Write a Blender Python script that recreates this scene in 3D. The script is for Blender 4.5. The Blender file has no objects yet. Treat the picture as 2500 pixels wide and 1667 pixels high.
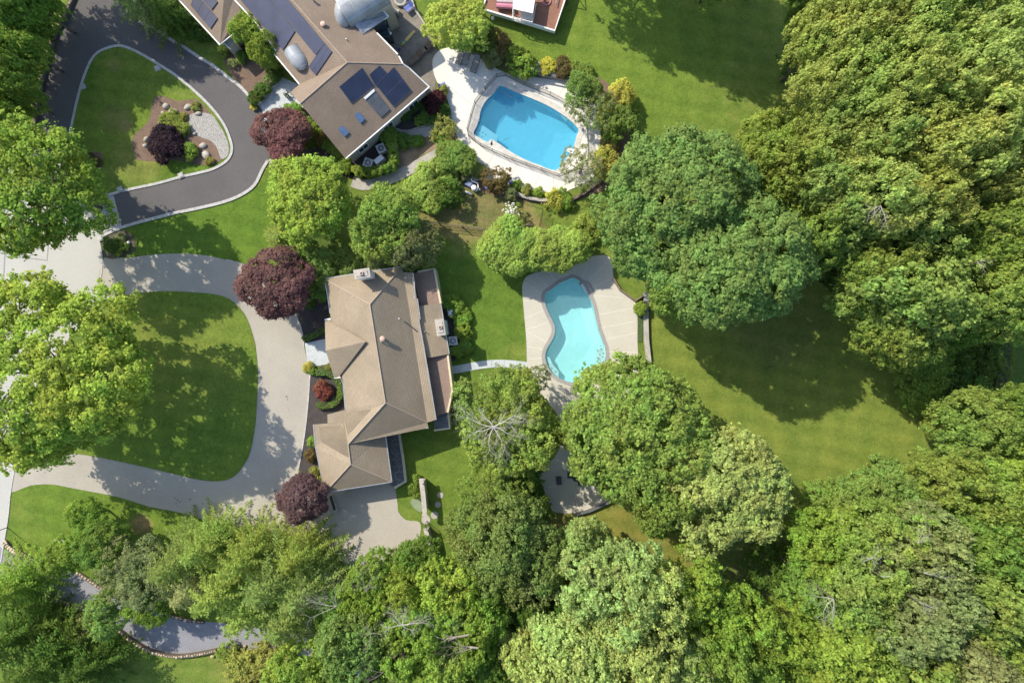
import bpy, bmesh, math, random
import numpy as np
from mathutils import Vector, Matrix
from math import radians as R_, pi, sin, cos, sqrt

SC = bpy.context.scene
COL = SC.collection
# ---------------------------------------------------------------- camera, sky, sun
H = 76.0          # drone height (m)
S = 22.0          # photograph pixels per metre on the ground
cam = bpy.data.cameras.new('camera'); co = bpy.data.objects.new('camera', cam); COL.objects.link(co)
co.location = (0, 0, H); co.rotation_euler = (0, 0, 0)
cam.sensor_width = 36; cam.lens = 36 * H / (2500 / S); cam.clip_start = 1; cam.clip_end = 1500
SC.camera = co
SUN_EL, SUN_AZ = 43.0, 39.0      # shadows run to the lower right, 39 degrees below horizontal
w = bpy.data.worlds.new('World'); SC.world = w; w.use_nodes = True
nt = w.node_tree; bg = nt.nodes['Background']; sky = nt.nodes.new('ShaderNodeTexSky')
sky.sky_type = 'NISHITA'; sky.sun_disc = False
sky.sun_elevation = R_(SUN_EL); sky.sun_rotation = R_(-51)
bg.inputs[1].default_value = 0.18
nt.links.new(sky.outputs[0], bg.inputs[0])
sl = bpy.data.lights.new('sun', 'SUN'); sl.energy = 4.0; sl.angle = R_(0.55); sl.color = (1.0, 0.93, 0.80)
so = bpy.data.objects.new('sun', sl); COL.objects.link(so)
d = Vector((cos(R_(SUN_AZ)) * cos(R_(SUN_EL)), -sin(R_(SUN_AZ)) * cos(R_(SUN_EL)), -sin(R_(SUN_EL))))
so.rotation_euler = d.to_track_quat('-Z', 'Y').to_euler(); so.location = (-60, 50, 90)
SC.view_settings.view_transform = 'Standard'; SC.view_settings.look = 'None'
SC.view_settings.exposure = 0.78; SC.view_settings.gamma = 1.0
SC.cycles.max_bounces = 6; SC.cycles.diffuse_bounces = 3; SC.cycles.transmission_bounces = 3
SC.cycles.transparent_max_bounces = 8; SC.cycles.glossy_bounces = 2

# ---------------------------------------------------------------- helpers
def P(u, v, z=0.0):
    k = (H - z) / H / S
    return Vector(((u - 1250) * k, -(v - 833.5) * k, z))
ORG = {}
def tag(o, label=None, cat=None, group=None, kind=None):
    if label: o['label'] = label
    if cat: o['category'] = cat
    if group: o['group'] = group
    if kind: o['kind'] = kind
    return o
def empty(name, loc, label, cat, group=None):
    o = bpy.data.objects.new(name, None); COL.objects.link(o); o.location = loc; o.empty_display_size = .2
    ORG[o.name] = Vector(loc); return tag(o, label, cat, group)
class MB:
    def __init__(s): s.v = []; s.f = []; s.m = []; s.uv = {}
    def add(s, vs, fs, mi=0):
        b = len(s.v); s.v += [tuple(x) for x in vs]
        for f in fs: s.f.append(tuple(b + i for i in f)); s.m.append(mi)
        return s
    def box(s, c, sz, rz=0, mi=0, top=1.0):
        cx, cy, cz = c; a, b, h = sz[0] / 2, sz[1] / 2, sz[2] / 2
        vs = []
        for z in (-h, h):
            t = top if z > 0 else 1
            for x, y in ((-a, -b), (a, -b), (a, b), (-a, b)):
                x *= t; y *= t
                vs.append((cx + x * cos(rz) - y * sin(rz), cy + x * sin(rz) + y * cos(rz), cz + z))
        return s.add(vs, [(3, 2, 1, 0), (4, 5, 6, 7), (0, 1, 5, 4), (1, 2, 6, 5), (2, 3, 7, 6), (3, 0, 4, 7)], mi)
    def tube(s, pts, r, n=6, mi=0, cap=True):
        pts = [Vector(p) for p in pts]; rs = r if isinstance(r, (list, tuple)) else [r] * len(pts)
        vs = []; fs = []
        for i, p in enumerate(pts):
            d = (pts[min(i + 1, len(pts) - 1)] - pts[max(i - 1, 0)]).normalized()
            a = d.cross(Vector((0, 0, 1)) if abs(d.z) < .9 else Vector((1, 0, 0))).normalized(); b = d.cross(a)
            for k in range(n):
                t = 2 * pi * k / n; vs.append(p + (a * cos(t) + b * sin(t)) * rs[i])
        for i in range(len(pts) - 1):
            for k in range(n):
                k2 = (k + 1) % n; fs.append((i * n + k, i * n + k2, (i + 1) * n + k2, (i + 1) * n + k))
        if cap:
            fs.append(tuple(range(n))[::-1]); fs.append(tuple(range((len(pts) - 1) * n, len(pts) * n)))
        return s.add(vs, fs, mi)
    def cyl(s, c, r, h, n=16, r2=None, mi=0):
        return s.tube([c, (c[0], c[1], c[2] + h)], [r, r if r2 is None else r2], n, mi)
    def ball(s, c, r, n=10, mi=0, noise=0, rng=random, low=0):
        rx, ry, rz = r if isinstance(r, (tuple, list)) else (r, r, r)
        m = max(4, n // 2); vs = []; fs = []
        for i in range(1, m):
            t = pi * i / m
            for k in range(n):
                p = 2 * pi * k / n; q = 1 + noise * (rng.random() - .5)
                vs.append((c[0] + rx * q * sin(t) * cos(p), c[1] + ry * q * sin(t) * sin(p), c[2] + rz * q * cos(t)))
        vs += [(c[0], c[1], c[2] + rz), (c[0], c[1], c[2] - rz)]; T = len(vs) - 2
        for i in range(m - 2):
            for k in range(n):
                k2 = (k + 1) % n; fs.append((i * n + k, (i + 1) * n + k, (i + 1) * n + k2, i * n + k2))
        for k in range(n):
            k2 = (k + 1) % n; fs.append((T, k, k2)); fs.append((T + 1, (m - 2) * n + k2, (m - 2) * n + k))
        return s.add(vs, fs, mi)
    def prism(s, pts, z0, z1, mi=0):       # world xy points
        if area(pts) < 0: pts = pts[::-1]
        n = len(pts); vs = [(p[0], p[1], z0) for p in pts] + [(p[0], p[1], z1) for p in pts]
        fs = [tuple(range(n))[::-1], tuple(range(n, 2 * n))] + [(i, (i + 1) % n, n + (i + 1) % n, n + i) for i in range(n)]
        return s.add(vs, fs, mi)
    def ribbon(s, pts, w, z0, z1, closed=False, mi=0, off=0):   # world points along a line: a wall or kerb of width w
        pts = [Vector((p[0], p[1])) for p in pts]; n = len(pts); L = []; Rr = []
        for i, p in enumerate(pts):
            a = pts[(i - 1) % n] if (closed or i > 0) else p; b = pts[(i + 1) % n] if (closed or i < n - 1) else p
            d = (b - a); d = d.normalized() if d.length > 1e-6 else Vector((1, 0)); nn = Vector((-d.y, d.x))
            L.append(p + nn * (off + w / 2)); Rr.append(p + nn * (off - w / 2))
        vs = []
        for i in range(n): vs += [(*L[i], z0), (*L[i], z1), (*Rr[i], z1), (*Rr[i], z0)]
        fs = []
        for i in range(n if closed else n - 1):
            a = 4 * i; b = 4 * ((i + 1) % n)
            for k in range(3): fs.append((a + k, a + k + 1, b + k + 1, b + k))
            fs.append((a + 3, a, b, b + 3))
        if not closed: fs += [(0, 3, 2, 1), (4 * n - 4, 4 * n - 3, 4 * n - 2, 4 * n - 1)]
        return s.add(vs, fs, mi)
    def build(s, name, mats, parent=None, loc=None, smooth=False):
        if not isinstance(mats, (list, tuple)): mats = [mats]
        if parent is not None: org = ORG[parent.name]
        elif loc is not None: org = Vector(loc)
        else:
            a = np.array(s.v); org = Vector((a[:, 0].mean(), a[:, 1].mean(), a[:, 2].min()))
        me = bpy.data.meshes.new(name)
        me.from_pydata([tuple(Vector(v) - org) for v in s.v], [], s.f)
        for m in mats: me.materials.append(m)
        me.polygons.foreach_set('material_index', s.m)
        if smooth: me.polygons.foreach_set('use_smooth', [True] * len(s.f))
        bm = bmesh.new(); bm.from_mesh(me); bmesh.ops.recalc_face_normals(bm, faces=bm.faces); bm.to_mesh(me); bm.free()
        o = bpy.data.objects.new(name, me); COL.objects.link(o)
        if parent is not None: o.parent = parent
        else: o.location = org
        ORG[o.name] = org; return o
def area(p): return sum(p[i][0] * p[(i + 1) % len(p)][1] - p[(i + 1) % len(p)][0] * p[i][1] for i in range(len(p))) / 2
def smooth_poly(p, n=4, closed=True):
    p = [Vector((a[0], a[1])) for a in p]; N = len(p); out = []
    for i in range(N if closed else N - 1):
        g = (lambda k: p[k % N]) if closed else (lambda k: p[max(0, min(N - 1, k))])
        a, b, c, d = g(i - 1), g(i), g(i + 1), g(i + 2)
        for k in range(n):
            t = k / n
            out.append(.5 * ((2 * b) + (c - a) * t + (2 * a - 5 * b + 4 * c - d) * t * t + (3 * b - a - 3 * c + d) * t ** 3))
    if not closed: out.append(p[-1])
    return out
def W(pts, z=0.0, n=0, closed=True):     # photo outline -> world outline at height z
    q = [P(u, v, z) for u, v in pts]
    return smooth_poly(q, n, closed) if n else [Vector((a.x, a.y)) for a in q]
def offset(p, dist):
    if area(p) < 0: dist = -dist
    out = []; n = len(p)
    for i in range(n):
        a, b, c = Vector(p[i - 1][:2]), Vector(p[i][:2]), Vector(p[(i + 1) % n][:2])
        d1 = (b - a).normalized(); d2 = (c - b).normalized(); n1 = Vector((d1.y, -d1.x)); n2 = Vector((d2.y, -d2.x))
        m = (n1 + n2); m = m.normalized() if m.length > 1e-4 else n1; out.append(b + m * dist / max(.35, m.dot(n1)))
    return out
def fill(name, outer, z, mat, holes=(), kind='structure', skirt=0.0, parent=None):
    bm = bmesh.new(); es = []; loops = []
    for lp in [outer] + list(holes):
        vs = [bm.verts.new((a[0], a[1], z)) for a in lp]; loops.append(vs)
        es += [bm.edges.new((vs[i], vs[(i + 1) % len(vs)])) for i in range(len(vs))]
    bmesh.ops.triangle_fill(bm, edges=es, use_beauty=True, use_dissolve=False)
    for f in bm.faces:
        if f.normal.z < 0: f.normal_flip()
    if skirt:
        vs = loops[0]; lo = [bm.verts.new((a.co.x, a.co.y, z - skirt)) for a in vs]
        for i in range(len(vs)): bm.faces.new((vs[i], lo[i], lo[(i + 1) % len(vs)], vs[(i + 1) % len(vs)]))
    me = bpy.data.meshes.new(name)
    org = ORG[parent.name] if parent else Vector((0, 0, 0))
    bmesh.ops.translate(bm, verts=bm.verts, vec=-org)
    bm.to_mesh(me); bm.free(); me.materials.append(mat)
    o = bpy.data.objects.new(name, me); COL.objects.link(o); ORG[o.name] = org
    if parent: o.parent = parent
    elif kind: o['kind'] = kind
    return o

# ---------------------------------------------------------------- materials
def newmat(name):
    m = bpy.data.materials.new(name); m.use_nodes = True; nt = m.node_tree
    return m, nt, nt.nodes['Principled BSDF'], nt.links
def N(nt, t, **kw):
    n = nt.nodes.new(t)
    for k, v in kw.items():
        if k in n.inputs.keys(): n.inputs[k].default_value = v
        else: setattr(n, k, v)
    return n
def mixc(nt, fac, a, b, mode='MIX'):
    n = nt.nodes.new('ShaderNodeMix'); n.data_type = 'RGBA'; n.blend_type = mode
    for i, x in ((0, fac), (6, a), (7, b)):
        if isinstance(x, bpy.types.NodeSocket): nt.links.new(x, n.inputs[i])
        else: n.inputs[i].default_value = (*x, 1) if isinstance(x, (tuple, list)) and len(x) == 3 else x
    return n.outputs[2]
def ramp(nt, s, lo, hi):
    n = nt.nodes.new('ShaderNodeMapRange'); n.inputs[1].default_value = lo; n.inputs[2].default_value = hi
    n.clamp = True; nt.links.new(s, n.inputs[0]); return n.outputs[0]
def noise(nt, scale, detail=4, rough=.6, vec=None):
    n = N(nt, 'ShaderNodeTexNoise'); n.inputs['Scale'].default_value = scale; n.inputs['Detail'].default_value = detail
    n.inputs['Roughness'].default_value = rough
    if vec is None:
        g = nt.nodes.get('geo') or nt.nodes.new('ShaderNodeNewGeometry'); g.name = 'geo'; vec = g.outputs['Position']
    nt.links.new(vec, n.inputs['Vector']); return n.outputs['Fac']
def mat(name, a, b=None, scale=1.5, rough=.85, fine=25, famt=.25, bump=.0, metal=0, spec=None, third=None):
    m, nt, bs, L = newmat(name); b = b or tuple(x * .8 for x in a)
    c = mixc(nt, ramp(nt, noise(nt, scale), .35, .65), a, b)
    if third: c = mixc(nt, ramp(nt, noise(nt, scale * .37, 5), .55, .72), c, third)
    f = noise(nt, fine, 3)
    c = mixc(nt, famt, c, mixc(nt, ramp(nt, f, .3, .7), (0, 0, 0), tuple(min(1, x * 1.9) for x in a)), 'MIX')
    L.new(c, bs.inputs['Base Color']); bs.inputs['Roughness'].default_value = rough; bs.inputs['Metallic'].default_value = metal
    if spec is not None: bs.inputs['Specular IOR Level'].default_value = spec
    if bump:
        bp = N(nt, 'ShaderNodeBump'); bp.inputs['Strength'].default_value = bump; bp.inputs['Distance'].default_value = .05
        L.new(f, bp.inputs['Height']); L.new(bp.outputs[0], bs.inputs['Normal'])
    return m
M = {}
M['asphalt'] = mat('dark_asphalt', (.104, .096, .092), (.088, .082, .08), .25, .9, 14, .18, .3, spec=.3)
M['road'] = mat('pale_road', (.385, .372, .335), (.35, .34, .305), .12, .9, 10, .12, .2, spec=.2)
M['drive'] = mat('tan_drive', (.345, .315, .258), (.30, .272, .225), .2, .9, 9, .12, .2, third=(.25, .226, .195), spec=.2)
M['bluedrive'] = mat('blue_grey_drive', (.23, .23, .24), (.19, .19, .21), .3, .9, 10, .15, .2, spec=.2)
M['kerb'] = mat('kerb_stone', (.42, .405, .38), (.29, .28, .265), 3, .85, 9, .3, .4)
M['cobble'] = mat('cobble_apron', (.37, .36, .355), (.2, .2, .21), 9, .85, 18, .3, .5)
M['cream'] = mat('cream_concrete', (.60, .565, .50), (.56, .525, .465), .25, .8, 12, .08, .1, spec=.2)
M['tandeck'] = mat('beige_concrete', (.445, .418, .345), (.40, .376, .308), .3, .85, 12, .1, .1, spec=.2)
M['jointl'] = mat('pale_joint', (.62, .57, .48), None, 3)
M['jointd'] = mat('dark_joint', (.34, .32, .28), None, 3)
M['patio'] = mat('weathered_patio', (.20, .175, .14), (.13, .115, .095), .7, .9, 8, .25, .2, third=(.27, .235, .18))
M['slab'] = mat('path_slab', (.36, .33, .28), (.27, .25, .22), 1.2, .85, 9, .2, .2)
M['blue'] = mat('bluestone', (.42, .44, .43), (.33, .36, .37), 1.2, .75, 9, .15, .2)
M['slate'] = mat('dark_slate', (.13, .13, .135), (.085, .09, .1), 1.5, .8, 9, .2, .2)
M['mulch'] = mat('brown_mulch', (.17, .11, .075), (.105, .07, .05), 1.2, .95, 12, .4, .6)
M['dkmulch'] = mat('dark_mulch', (.055, .045, .04), (.035, .03, .028), 1.5, .95, 14, .35, .6)
M['dirt'] = mat('bare_earth', (.26, .18, .11), (.17, .12, .07), 1, .95, 9, .35, .5, third=(.10, .13, .03))
M['gravel'] = mat('white_gravel', (.34, .32, .29), (.17, .16, .145), 5, .9, 9, .5, .9)
M['stone'] = mat('field_stone', (.42, .38, .32), (.25, .22, .19), 2.2, .85, 9, .3, .5)
M['stonep'] = mat('pale_stone', (.38, .345, .29), (.27, .24, .20), 2, .8, 9, .2, .3)
M['white'] = mat('white_paint', (.74, .73, .70), (.68, .67, .64), 2, .5, 9, .05)
M['offwhite'] = mat('cream_trim', (.56, .47, .30), (.48, .40, .26), 2, .6, 9, .1)
M['black'] = mat('black_iron', (.03, .03, .032), None, 3, .5, 9, .1)
M['siding'] = mat('beige_siding', (.46, .42, .35), (.40, .37, .31), 1, .7, 9, .1)
M['deckred'] = mat('red_brown_decking', (.22, .148, .11), (.17, .115, .088), 2, .8, 14, .35, .2)
M['playdeck'] = mat('play_deck_boards', (.22, .10, .06), (.16, .075, .05), 2, .8, 14, .3, .2)
M['metal'] = mat('grey_metal_roof', (.30, .315, .33), (.24, .25, .27), 1, .35, 9, .1, 0, .6)
M['steel'] = mat('steel', (.5, .5, .5), None, 2, .35, 9, .05, 0, .7)
M['acgrey'] = mat('appliance_grey', (.50, .49, .46), (.45, .44, .42), 2, .6)
M['wood'] = mat('weathered_wood', (.17, .125, .085), (.11, .08, .055), 2, .85, 9, .3)
M['blueplastic'] = mat('blue_plastic', (.08, .12, .36), (.07, .10, .3), 2, .5)
M['red'] = mat('red_plastic', (.55, .05, .04), None, 2, .5)
M['pink'] = mat('pink_plastic', (.52, .20, .25), (.45, .15, .2), 2, .4)
M['yellow'] = mat('yellow_board', (.55, .40, .12), (.48, .36, .12), 2, .6)
M['greenp'] = mat('green_plastic', (.05, .35, .16), None, 2, .5)
M['terr'] = mat('terracotta', (.50, .34, .26), None, 2, .7)
M['grout'] = mat('pale_mortar', (.30, .26, .20), None, 2)
M['bark'] = mat('bark', (.13, .10, .075), (.08, .06, .045), 3, .9, 9, .3, .4)
M['deadwood'] = mat('bleached_dead_wood', (.36, .33, .28), (.24, .215, .18), 2, .85, 9, .2)
M['whitewood'] = mat('white_dead_wood', (.42, .39, .34), (.30, .275, .24), 2, .85, 9, .2)
M['twig'] = mat('grey_twig', (.22, .19, .15), (.16, .135, .11), 2, .85, 9, .2)
def glass(name, c, rough=.1):
    m, nt, bs, L = newmat(name); L.new(mixc(nt, ramp(nt, noise(nt, .8), .3, .7), c, tuple(x * .6 for x in c)), bs.inputs['Base Color'])
    bs.inputs['Roughness'].default_value = rough; bs.inputs['Specular IOR Level'].default_value = .8; return m
M['glass'] = glass('window_glass', (.05, .07, .09)); M['skyl'] = glass('blue_skylight', (.10, .17, .30), .2)
M['dome'] = glass('dome_glazing', (.34, .35, .35), .22)
M['skyg'] = glass('skylight_glass', (.10, .105, .11), .15)
M['panel'] = glass('solar_cell_sky_sheen', (.040, .042, .075), .35)  # lighter blue-grey base: sky reflection painted into the cell colour
def roofmat(name, a, b):
    m, nt, bs, L = newmat(name); uv = N(nt, 'ShaderNodeUVMap')
    br = N(nt, 'ShaderNodeTexBrick'); br.inputs['Scale'].default_value = 1
    br.inputs['Brick Width'].default_value = .42; br.inputs['Row Height'].default_value = .16
    br.inputs['Mortar Size'].default_value = .016; br.inputs['Mortar Smooth'].default_value = .3
    br.inputs['Color1'].default_value = (*a, 1); br.inputs['Color2'].default_value = (*b, 1)
    br.inputs['Mortar'].default_value = tuple(x * .45 for x in b) + (1,)
    L.new(uv.outputs[0], br.inputs['Vector'])
    c = mixc(nt, ramp(nt, noise(nt, .35, 5), .4, .75), br.outputs['Color'], tuple(x * .68 for x in b))
    c = mixc(nt, .16, c, mixc(nt, ramp(nt, noise(nt, 11, 4), .3, .7), (.05, .04, .03), tuple(x * 1.6 for x in a)))
    L.new(c, bs.inputs['Base Color']); bs.inputs['Roughness'].default_value = .9; bs.inputs['Specular IOR Level'].default_value = .2
    bp = N(nt, 'ShaderNodeBump'); bp.inputs['Strength'].default_value = .5; bp.inputs['Distance'].default_value = .02
    L.new(br.outputs['Fac'], bp.inputs['Height']); bp.invert = True; L.new(bp.outputs[0], bs.inputs['Normal'])
    return m
M['roof2'] = roofmat('tan_shingles', (.318, .255, .180), (.282, .226, .158))
M['roof1'] = roofmat('brown_shingles', (.255, .195, .145), (.225, .17, .125))
def leafmat(name, trans=.50, gloss=.10):
    m, nt, bs, L = newmat(name)
    oi = N(nt, 'ShaderNodeObjectInfo'); g = N(nt, 'ShaderNodeNewGeometry')
    tc = N(nt, 'ShaderNodeTexCoord')
    c0 = oi.outputs['Color']
    hs = N(nt, 'ShaderNodeHueSaturation'); L.new(c0, hs.inputs['Color'])
    mr = N(nt, 'ShaderNodeMapRange'); L.new(g.outputs['Random Per Island'], mr.inputs[0]); mr.inputs[3].default_value = .487; mr.inputs[4].default_value = .513
    ha = N(nt, 'ShaderNodeMath', operation='ADD'); L.new(mr.outputs[0], ha.inputs[0]); hn = N(nt, 'ShaderNodeMapRange'); L.new(noise(nt, .28, 3), hn.inputs[0]); hn.inputs[1].default_value = .35; hn.inputs[2].default_value = .65; hn.inputs[3].default_value = -.016; hn.inputs[4].default_value = .016; L.new(hn.outputs[0], ha.inputs[1]); L.new(ha.outputs[0], hs.inputs['Hue'])
    mr2 = N(nt, 'ShaderNodeMapRange'); L.new(noise(nt, .55, 3), mr2.inputs[0]); mr2.inputs[1].default_value = .3; mr2.inputs[2].default_value = .7; mr2.inputs[3].default_value = .78; mr2.inputs[4].default_value = 1.22
    mu = N(nt, 'ShaderNodeMath', operation='MULTIPLY'); L.new(mr2.outputs[0], mu.inputs[0])
    wn = N(nt, 'ShaderNodeTexWhiteNoise', noise_dimensions='1D'); L.new(g.outputs['Random Per Island'], wn.inputs['W'])
    mr3 = N(nt, 'ShaderNodeMapRange'); L.new(wn.outputs['Value'], mr3.inputs[0]); mr3.inputs[3].default_value = .62; mr3.inputs[4].default_value = 1.4
    L.new(mr3.outputs[0], mu.inputs[1]); L.new(mu.outputs[0], hs.inputs['Value'])
    bs.inputs['Roughness'].default_value = .6; bs.inputs['Specular IOR Level'].default_value = gloss
    L.new(hs.outputs[0], bs.inputs['Base Color'])
    tr = N(nt, 'ShaderNodeBsdfTranslucent'); hs2 = N(nt, 'ShaderNodeHueSaturation'); L.new(hs.outputs[0], hs2.inputs['Color'])
    hs2.inputs['Hue'].default_value = .487; hs2.inputs['Value'].default_value = 1.25; L.new(hs2.outputs[0], tr.inputs['Color'])
    mx = N(nt, 'ShaderNodeMixShader'); mx.inputs[0].default_value = trans
    L.new(bs.outputs[0], mx.inputs[1]); L.new(tr.outputs[0], mx.inputs[2])
    L.new(mx.outputs[0], nt.nodes['Material Output'].inputs[0]); return m
M['leaf'] = leafmat('foliage')
# lawn: one grass material whose colour drifts across the property (mown stripes, worn and dry places, woodland floor, some painted shade)
def lawnmat():
    m, nt, bs, L = newmat('grass_ground')
    g = N(nt, 'ShaderNodeNewGeometry'); pos = g.outputs['Position']; g.name = 'geo'
    c = mixc(nt, ramp(nt, noise(nt, .12, 5), .35, .65), (.084, .150, .018), (.112, .172, .025))
    def blob(c, u, v, r, col, ns=.25, edge=.45, amt=1.0):
        p = P(u, v); rr = r / S
        sub = N(nt, 'ShaderNodeVectorMath', operation='SUBTRACT'); L.new(pos, sub.inputs[0]); sub.inputs[1].default_value = (p.x, p.y, 0)
        ln = N(nt, 'ShaderNodeVectorMath', operation='LENGTH'); L.new(sub.outputs[0], ln.inputs[0])
        nz = N(nt, 'ShaderNodeMath', operation='MULTIPLY_ADD'); L.new(noise(nt, ns, 5), nz.inputs[0]); nz.inputs[1].default_value = rr * 1.3; L.new(ln.outputs['Value'], nz.inputs[2])
        mr = N(nt, 'ShaderNodeMapRange'); L.new(nz.outputs[0], mr.inputs[0]); mr.inputs[1].default_value = rr * (1.65 - edge * .5); mr.inputs[2].default_value = rr * (1.65 + edge * .5)
        mr.inputs[3].default_value = amt; mr.inputs[4].default_value = 0; mr.interpolation_type = 'SMOOTHSTEP'
        return mixc(nt, mr.outputs[0], c, col)
    wv = N(nt, 'ShaderNodeTexWave', wave_type='BANDS'); mp = N(nt, 'ShaderNodeMapping'); mp.inputs['Rotation'].default_value = (0, 0, R_(100))
    L.new(pos, mp.inputs[0]); L.new(mp.outputs[0], wv.inputs['Vector']); wv.inputs['Scale'].default_value = .16; wv.inputs['Distortion'].default_value = 2.2; wv.inputs['Detail'].default_value = 3
    wv2 = N(nt, 'ShaderNodeTexWave', wave_type='BANDS'); mp2 = N(nt, 'ShaderNodeMapping'); mp2.inputs['Rotation'].default_value = (0, 0, R_(4)); L.new(pos, mp2.inputs[0]); L.new(mp2.outputs[0], wv2.inputs['Vector']); wv2.inputs['Scale'].default_value = .11; wv2.inputs['Distortion'].default_value = 1.6; wv2.inputs['Detail'].default_value = 3
    c = mixc(nt, ramp(nt, noise(nt, .45, 6, .75), .50, .82), c, (.17, .19, .05))
    c = mixc(nt, ramp(nt, noise(nt, .9, 6, .7), .38, .95), c, (.21, .22, .06))
    for b in LAWN: c = blob(c, *b)
    sv = mixc(nt, ramp(nt, wv.outputs['Fac'], .0, 1.0), (.86, .86, .86), (1.13, 1.10, 1.1)); c = mixc(nt, 1.0, c, sv, 'MULTIPLY')
    sv = mixc(nt, ramp(nt, wv2.outputs['Fac'], .0, 1.0), (.90, .91, .9), (1.10, 1.08, 1.1)); c = mixc(nt, 1.0, c, sv, 'MULTIPLY')
    sv = mixc(nt, ramp(nt, noise(nt, .33, 6, .7), .36, .64), (.74, .80, .8), (1.30, 1.16, 1.2)); c = mixc(nt, 1.0, c, sv, 'MULTIPLY')
    c = mixc(nt, 1.0, c, (1.14, 1.0, 1.12), 'MULTIPLY')
    c = mixc(nt, .36, c, mixc(nt, ramp(nt, noise(nt, 1.9, 7, .85), .36, .64), (.02, .06, .006), (.20, .30, .05)))
    c = mixc(nt, .20, c, mixc(nt, ramp(nt, noise(nt, 6, 5, .75), .34, .66), (.010, .034, .004), (.23, .36, .06)))
    L.new(c, bs.inputs['Base Color']); bs.inputs['Roughness'].default_value = .95; bs.inputs['Specular IOR Level'].default_value = .1
    bp = N(nt, 'ShaderNodeBump'); bp.inputs['Strength'].default_value = .9; bp.inputs['Distance'].default_value = .12
    L.new(noise(nt, 7, 5, .8), bp.inputs['Height']); L.new(bp.outputs[0], bs.inputs['Normal']); return m
OLIVE = (.146, .186, .032); RICH = (.066, .135, .014); BROWN = (.085, .065, .04); DRY = (.26, .18, .095); TANG = (.20, .17, .06)
LAWN = [(2050, 1000, 420, OLIVE, .2, .6), (1800, 850, 250, OLIVE, .2, .8), (1500, 150, 260, (.105, .175, .022), .2, .7), (1420, 60, 200, (.115, .185, .024), .2, .7),
        (300, 1300, 260, (.095, .165, .018), .2, .8), (500, 1000, 260, (.09, .155, .018), .2, .8), (420, 820, 170, (.165, .20, .035), .2, .9, .8), (500, 560, 190, (.07, .145, .013), .2, .8),
        (260, 250, 150, (.115, .175, .02), .2, .8), (1100, 700, 220, RICH, .2, .8), (1020, 1130, 150, (.10, .16, .02), .3, .8),
        (1140, 515, 86, DRY, .6, .9, .95), (1055, 515, 50, DRY, .8, .9, .95), (1250, 520, 60, DRY, .8, .9, .8), (1290, 560, 45, DRY, .6, .9, .8), (1165, 485, 72, (.17, .115, .07), .5, .6, 1.0), (1230, 500, 40, (.17, .115, .07), .6, .7, .9),
        (1400, 1340, 80, (.33, .19, .08), .6, .9, .95), (1560, 1310, 90, (.24, .18, .05), .5, .9, .8), (1620, 1320, 130, (.19, .16, .04), .3, .8), (1900, 790, 110, BROWN, .4, .9, .6), (1880, 1450, 150, BROWN, .35, .8, .8),  # brown of the lower clearing also paints in the shade on that lawn
        (2350, 850, 90, BROWN, .4, .8, .6), (2330, 880, 60, (.05, .10, .015), .4, .8, .8), (345, 1280, 24, (.34, .20, .12), 1, .8, .9), (285, 290, 34, TANG, .9, .9, .8), (310, 310, 14, DRY, 1, .8, .8), (280, 160, 18, TANG, 1, .9, .8), (340, 398, 60, TANG, .8, 1., .5),
        (2480, 900, 60, (.02, .035, .01), .3, .5), (1500, 420, 60, RICH, .3, .8), (1980, 330, 60, TANG, .5, .9, .7), (650, 1600, 110, TANG, .5, .9, .8),  # near-black patch right of the tall hedge: a shadow painted into the grass
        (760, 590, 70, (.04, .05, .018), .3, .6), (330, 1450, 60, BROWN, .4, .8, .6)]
M['lawn'] = lawnmat()
def watermat(name, tint, body, amt):
    m, nt, bs, L = newmat(name)
    tr = N(nt, 'ShaderNodeBsdfTransparent'); L.new(mixc(nt, ramp(nt, noise(nt, 1.3, 5, .7), .35, .65), tint, tuple(x * .95 for x in tint)), tr.inputs[0])
    df = N(nt, 'ShaderNodeBsdfDiffuse'); df.inputs[0].default_value = (*body, 1)
    gl = N(nt, 'ShaderNodeBsdfGlossy'); gl.inputs['Roughness'].default_value = .03
    m1 = N(nt, 'ShaderNodeMixShader'); m1.inputs[0].default_value = amt; L.new(tr.outputs[0], m1.inputs[1]); L.new(df.outputs[0], m1.inputs[2])
    fr = N(nt, 'ShaderNodeFresnel'); fr.inputs[0].default_value = 1.33
    m2 = N(nt, 'ShaderNodeMixShader'); L.new(fr.outputs[0], m2.inputs[0]); L.new(m1.outputs[0], m2.inputs[1]); L.new(gl.outputs[0], m2.inputs[2])
    bp = N(nt, 'ShaderNodeBump'); bp.inputs['Strength'].default_value = .22; bp.inputs['Distance'].default_value = .03
    L.new(noise(nt, 3.0, 4), bp.inputs['Height']); L.new(bp.outputs[0], gl.inputs['Normal']); L.new(bp.outputs[0], fr.inputs['Normal'])
    L.new(m2.outputs[0], nt.nodes['Material Output'].inputs[0]); return m
# ---------------------------------------------------------------- setting: ground, roads, drives, paths, beds
POOL1 = [(1221,210),(1250,222),(1277,233),(1316,249),(1350,266),(1383,288),(1412,315),(1407,332),(1402,354),(1392,374),(1374,398),(1356,417),(1318,404),(1277,388),(1240,367),(1202,341),(1191,348),(1170,337),(1156,327),(1163,311),(1170,295),(1172,278),(1178,261),(1190,243),(1207,228)]
POOL2 = [(1402,679),(1385,684),(1367,691),(1348,705),(1332,717),(1330,736),(1335,753),(1343,771),(1353,792),(1355,812),(1347,832),(1336,850),(1331,870),(1337,893),(1350,912),(1372,926),(1399,934),(1425,932),(1450,915),(1470,893),(1478,872),(1477,850),(1470,830),(1461,805),(1455,780),(1451,760),(1445,738),(1434,716),(1425,696)]
p1 = W(POOL1, 0, 2); p2 = W(POOL2, 0, 4)
big = [(-260, -200), (260, -200), (260, 200), (-260, 200)]
fill('ground', big, 0, M['lawn'], [p1, p2])
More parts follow.
